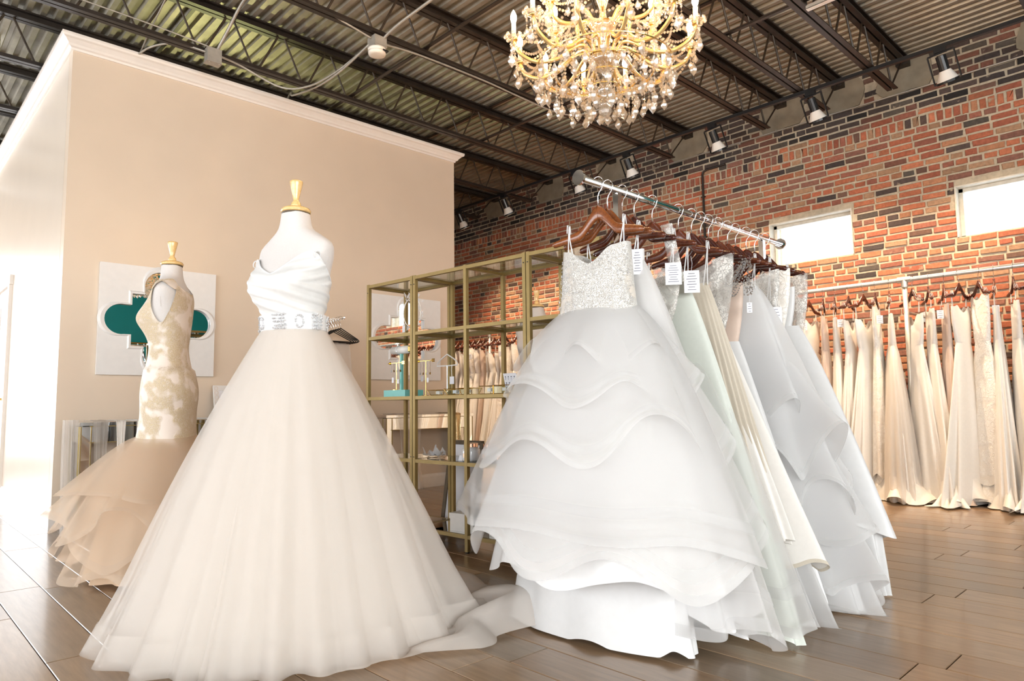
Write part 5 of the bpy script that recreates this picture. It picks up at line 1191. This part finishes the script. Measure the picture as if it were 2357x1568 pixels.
# gift boxes on the lowest shelf
for k, (a, lab) in enumerate([(0.58, 'white gift box tied with a black ribbon bow on the lowest shelf'), (0.24, 'second white gift box with black ribbon, mostly behind the tulle skirt')]):
    p = S(a, 0.165, TOPZ[4]); t = thing('gift_box', lab, 'gift box', tuple(p), SA+0.10*(1-k), 'white gift boxes')
    m = MB(); m.box((0, 0, 0.04), (0.26, 0.20, 0.08)); m.build('box_body', K['cardbox'], t, False)
    m = MB(); m.box((0, 0, 0.092), (0.268, 0.208, 0.034)); m.build('box_lid', K['cardbox'], t, False)
    m = MB(); m.box((-0.085, 0, 0.055), (0.034, 0.213, 0.113)); m.build('ribbon', K['ribbon'], t, False)
    m = MB()
    for s in (-1, 1):
        m.grid(lambda u, v, s=s: (-0.085+s*(0.012+0.05*math.sin(PI*u)), 0.02+(v-0.5)*0.032, 0.112+0.026*math.sin(TAU*u)*0.6+0.018), 14, 2, False)
        m.grid(lambda u, v, s=s: (-0.085+s*0.10*u, 0.03+(v-0.5)*0.028-0.04*u*s, 0.112+0.012*math.sin(PI*u)), 8, 2, False)
    m.ball((-0.085, 0.02, 0.128), 0.016, 8, 5); m.build('bow', K['ribbon'], t, False)
# a dark frame leaning behind the lowest shelf
t = thing('leaning_frame', 'dark narrow frame leaning behind the lower shelves', 'frame', (3.12, 3.86, 0), SA); rt = Matrix.Rotation(math.radians(9), 3, 'X'); m = MB()
for a, b in (((-0.16, 0), (-0.16, 0.6)), ((0.16, 0), (0.16, 0.6)), ((-0.16, 0.015), (0.16, 0.015)), ((-0.16, 0.6), (0.16, 0.6))): m.bar(rt @ Vector((a[0], 0, a[1]+0.02)), rt @ Vector((b[0], 0, b[1]+0.02)), 0.03)
m.build('frame_bars', K['darkwood'], t, False); m = MB(); m.box(rt @ Vector((0, 0, 0.32)), (0.30, 0.008, 0.57), rt); m.build('frame_panel', K['paper'], t, False)

# ================================================================== MIRRORS, CONSOLES AND THE WALL RAIL ON THE PARTITION
def quatrefoil(r, b, n=18):                                # stepped quatrefoil: four round lobes with square shoulders
    P = []; h = b; lob = r
    for k in range(4):
        a0 = PI/2*k; c, s = math.cos(a0), math.sin(a0)
        loc = [(h, -h)]+[(h, -lob*0.98)]+[(h+0.072+lob*math.cos(t), lob*math.sin(t)) for t in [math.radians(-100+200*i/n) for i in range(n+1)]]+[(h, lob*0.98)]
        P += [(x*c-y*s, x*s+y*c) for x, y in loc]
    return P
def wall_mirror(label, xc, zc):
    t = thing('quatrefoil_mirror', label, 'mirror', (xc, PY, zc-0.45), 0, 'white quatrefoil mirrors'); S2 = 0.445
    q = quatrefoil(0.122, 0.212); n = len(q); y0, y1 = PY-0.002, PY-0.030
    ang = [math.atan2(z, x) for x, z in q]
    sq = [(S2*math.cos(a)/max(abs(math.cos(a)), abs(math.sin(a))), S2*math.sin(a)/max(abs(math.cos(a)), abs(math.sin(a)))) for a in ang]
    # make the four corners exact
    for cx_, cz_ in ((1, 1), (-1, 1), (-1, -1), (1, -1)):
        i = min(range(n), key=lambda k: (sq[k][0]-cx_*S2)**2+(sq[k][1]-cz_*S2)**2); sq[i] = (cx_*S2, cz_*S2)
    m = MB(); v = [(xc+x, y1, zc+z) for x, z in sq]+[(xc+x, y1, zc+z) for x, z in q]+[(xc+x, y0, zc+z) for x, z in sq]+[(xc+x, y0, zc+z) for x, z in q]
    f = []
    for i in range(n):
        j = (i+1) % n; f += [(i, j, n+j, n+i), (i, 2*n+i, 2*n+j, j), (n+i, n+j, 3*n+j, 3*n+i)]
    m.add(v, f); m.build('white_panel', K['white'], t)
    m = MB(); k1, k0 = 1.0, 1.115
    def off(k, d): return [(xc+x*k, d, zc+z*k) for x, z in q]
    v = off(1.0, y1)+off(1.0, y1-0.012)+off(1.07, y1-0.014)+off(1.115, y1-0.004)+off(1.12, y1); f = []
    for r_ in range(4):
        for i in range(n): j = (i+1) % n; f.append((r_*n+i, r_*n+j, (r_+1)*n+j, (r_+1)*n+i))
    m.add(v, f); m.build('raised_moulding', K['white'], t)
    m = MB(); m.box((xc, PY-0.010, zc), (0.80, 0.006, 0.80)); m.build('mirror_glass', K['mirror'], t)
wall_mirror('white square panel with a quatrefoil mirror, behind the gold lace gown', 1.775, 1.60)
wall_mirror('white square panel with a quatrefoil mirror, seen through the gold shelves', 4.24, 1.60)
def console(label, x0, x1, dep_=0.36, h=0.79):
    t = thing('mirrored_console', label, 'console table', ((x0+x1)/2, PY-dep_/2-0.012, 0), 0, 'mirrored console tables'); yb, yf = PY-0.02, PY-0.02-dep_
    m = MB(); m.box(((x0+x1)/2, (yb+yf)/2, h-0.012), (x1-x0, dep_, 0.024)); m.build('table_top', K['mirror'], t)
    m = MB(); m.box(((x0+x1)/2, yf+0.022, h-0.085), (x1-x0-0.14, 0.024, 0.115)); m.box(((x0+x1)/2, yb-0.02, h-0.085), (x1-x0-0.14, 0.02, 0.115))
    for x in (x0+0.02, x1-0.02): m.box((x, (yb+yf)/2, h-0.085), (0.02, dep_-0.16, 0.115))
    m.build('apron', K['mirror'], t)
    for x in (x0+0.04, x1-0.04):
        for y in (yf+0.04, yb-0.04):
            m = MB(); m.box((x, y, (h-0.03)/2), (0.062, 0.062, h-0.03)); lg = m.build('leg', K['mirror'], t)
            m = MB()
            for sx_ in (-1, 1):
                for sy_ in (-1, 1): m.box((x+sx_*0.032, y+sy_*0.032, (h-0.03)/2), (0.007, 0.007, h-0.03))
            m.build('leg_bevel', K['gold'], lg)
    m = MB()
    for z in (h-0.145, h-0.028): m.box(((x0+x1)/2, yf+0.007, z), (x1-x0-0.12, 0.006, 0.006))
    m.build('apron_bevel', K['gold'], t)
    return yf
yf = console('mirrored console table with veils draped over it, under the left mirror', 1.17, 2.48)
console('mirrored console table beyond the gold shelves, under the right mirror', 3.75, 4.86)
def veil(label, x, w_, z1, mt, sd, yoff=0.0, y_=None):
    g_ = fold_fn(sd, 5, 2); yy = (yf if y_ is None else y_)
    def fn(u, v):
        if v < 0.25: return (x+w_*(u-0.5)+0.004*g_(u*6), yy+0.30-v/0.25*0.31-yoff, 0.797+0.004*(1+g_(u*6)))
        q = (v-0.25)/0.75
        return (x+w_*(u-0.5)*(1-0.25*math.sin(PI*q))+0.006*g_(u*6+2), yy-0.012-yoff-0.02*q-0.010*g_(u*6)*q, 0.797+(z1-0.797)*q)
    m = MB(); m.grid(fn, 24, 24, False); tag(m.build('draped_veil', K[mt], None, True, True), label, 'veil', 'veils draped over the consoles')
veil('sheer ivory veil over the left end of the console', 1.30, 0.10, 0.10, 'tulleI', 1)
veil('narrow cream sash over the left console, second from its left end', 1.43, 0.07, 0.30, 'ivory', 2)
veil('cream sash over the left console, third from its left end', 1.56, 0.06, 0.25, 'cream', 3)
veil('thin ivory sash over the left console, behind the lace gown', 1.70, 0.07, 0.20, 'cream', 4)
veil('wide ivory sash over the left console, behind the lace gown', 1.86, 0.10, 0.22, 'ivory', 5)
veil('white sash over the right end of the left console', 2.10, 0.08, 0.35, 'satin', 6)
veil('sheer veil hanging from the right mirrored console', 4.02, 0.30, 0.05, 'tulleI', 7)
veil('sequinned gold sash hanging from the right mirrored console', 4.62, 0.12, 0.42, 'sequin', 8)
g_ = fold_fn(3, 6)
m = MB(); m.grid(lambda u, v: (1.125+0.02*g_(u*6)*(1-v)+0.10*(u-0.5), yf+0.10+0.03*g_(u*5+1)-0.10*v*v, max(0.006, 0.80*(1-v)+0.01*(v < 0.02))), 20, 24, False)
tag(m.build('draped_veil', K['tulleID'], None, True, True), 'pale veil falling to the floor at the left end of the console', 'veil', 'veils draped over the consoles')
# framed SALE sign
t = thing('framed_sign', 'small patterned white frame with a SALE notice on the console', 'sign', (2.33, PY-0.16, 0.791)); rt = Matrix.Rotation(math.radians(-13), 3, 'X')
m = MB()
for cx_, cz_, sx_, sz_ in ((-0.1125, 0.145, 0.045, 0.29), (0.1125, 0.145, 0.045, 0.29), (0, 0.0225, 0.18, 0.045), (0, 0.2675, 0.18, 0.045)): m.box(rt @ Vector((cx_, 0, cz_)), (sx_, 0.016, sz_), rt)
fr_ = m.build('frame', K['white'], t, False)
m = MB()
for i in range(7):
    for sx_ in (-1, 1): m.tube([rt @ Vector((sx_*0.1125+0.015*math.cos(a), -0.009, 0.03+i*0.039+0.016*math.sin(a))) for a in [TAU*k/10 for k in range(10)]], 0.0009, 4, True)
m.build('trellis_pattern', K['champ'], fr_, False)['kind'] = 'stuff'
m = MB(); m.box(rt @ Vector((0, -0.002, 0.145)), (0.182, 0.004, 0.202), rt); sh = m.build('notice_sheet', K['paper'], t, False)
cu = bpy.data.curves.new('SALE', 'FONT'); cu.body = 'SALE'; cu.size = 0.042; cu.align_x = 'CENTER'; cu.extrude = 0.0003
to_ = bpy.data.objects.new('lettering_tmp', cu); C.objects.link(to_); bpy.context.view_layer.update(); me = bpy.data.meshes.new_from_object(to_.evaluated_get(bpy.context.evaluated_depsgraph_get())); bpy.data.objects.remove(to_)
me.materials.clear(); me.materials.append(K['ink']); o = bpy.data.objects.new('lettering', me); C.objects.link(o); o.parent = sh; o.rotation_euler = (math.radians(90-13), 0, 0); o.location = rt @ Vector((0, -0.0050, 0.198))
m = MB()
for k, (ww, zz) in enumerate([(0.06, 0.176), (0.07, 0.158), (0.05, 0.142), (0.065, 0.118), (0.065, 0.102), (0.06, 0.086)]): m.box(rt @ Vector((0, -0.0045, zz)), (ww*2, 0.0006, 0.004), rt)
m.build('small_print', K['lightink'], sh, False)
m = MB(); m.bar(rt @ Vector((0, 0.008, 0.2)), Vector((0, 0.13, 0.002)), 0.03, 0.004); m.build('easel_back', K['darkwood'], t, False)
# black hangers on a rod that sticks out of the partition
t = thing('wall_rod', 'short metal rod sticking out of the partition, carrying black hangers', 'wall rod', (3.30, PY, 1.70))
m = MB(); m.cyl((3.30, PY, 1.70), (3.30, PY-0.34, 1.72), 0.009, 8); m.ball((3.30, PY-0.345, 1.72), 0.014); m.build('rod', K['chrome'], t); m = MB(); m.cyl((3.30, PY-0.012, 1.70), (3.30, PY, 1.70), 0.04, 14); m.build('flange', K['chrome'], t)
def thin_hanger(q):
    q.tube([(-0.20, 0, -0.20), (-0.185, 0, -0.185), (0, 0, -0.085), (0.185, 0, -0.185), (0.20, 0, -0.20), (0.185, 0, -0.212), (-0.185, 0, -0.212), (-0.20, 0, -0.20)], 0.0055, 6)
for k in range(5):
    y_ = PY-0.10-0.045*k; loc = (3.30, y_, 1.7025+0.0009*k*2); tt = thing('black_hanger', 'thin black plastic hanger on the partition rod, %s from the wall' % ordinal(k), 'hanger', loc, 0.12*(k-2)-0.25, 'black hangers on the partition rod')
    inst('th', thin_hanger, K['black'], 'hanger_frame', tt, loc); inst('hk', hook_mesh, K['chrome'], 'hook', tt, loc, True)
m = MB(); g_ = fold_fn(8, 9); m.grid(lambda u, v: (3.30+(0.16+0.10*v)*math.cos(TAU*u)*(1+0.12*v*g_(TAU*u)), PY-0.17+(0.03+0.05*v)*math.sin(TAU*u)*(1+0.12*v*g_(TAU*u)), 1.50-1.05*v), 80, 14); tag(m.build('hanging_veil', K['tulleID'], None, True, True), 'white veil hanging from the black hangers beside the gold shelves', 'veil')
# brass rail on the teal wall, seen in the left mirror
t = thing('brass_rail', 'brass clothes rail on the teal wall, seen in the left mirror', 'clothes rail', (5.0, YB+0.3, 0)); m = MB(); m.cyl((3.6, YB+0.3, 2.35), (7.0, YB+0.3, 2.35), 0.022, 10); m.build('rail', K['brass'], t)
m = MB()
for x in (3.7, 5.4, 6.9): m.cyl((x, YB+0.3, 2.35), (x, YB, 2.35), 0.015, 8)
m.build('rail_bracket', K['brass'], t)
hanger('dark hanger alone on the brass rail of the teal wall', (5.25, YB+0.3, 2.373), 0.3, 'mahogD', 'hanger on the brass rail')
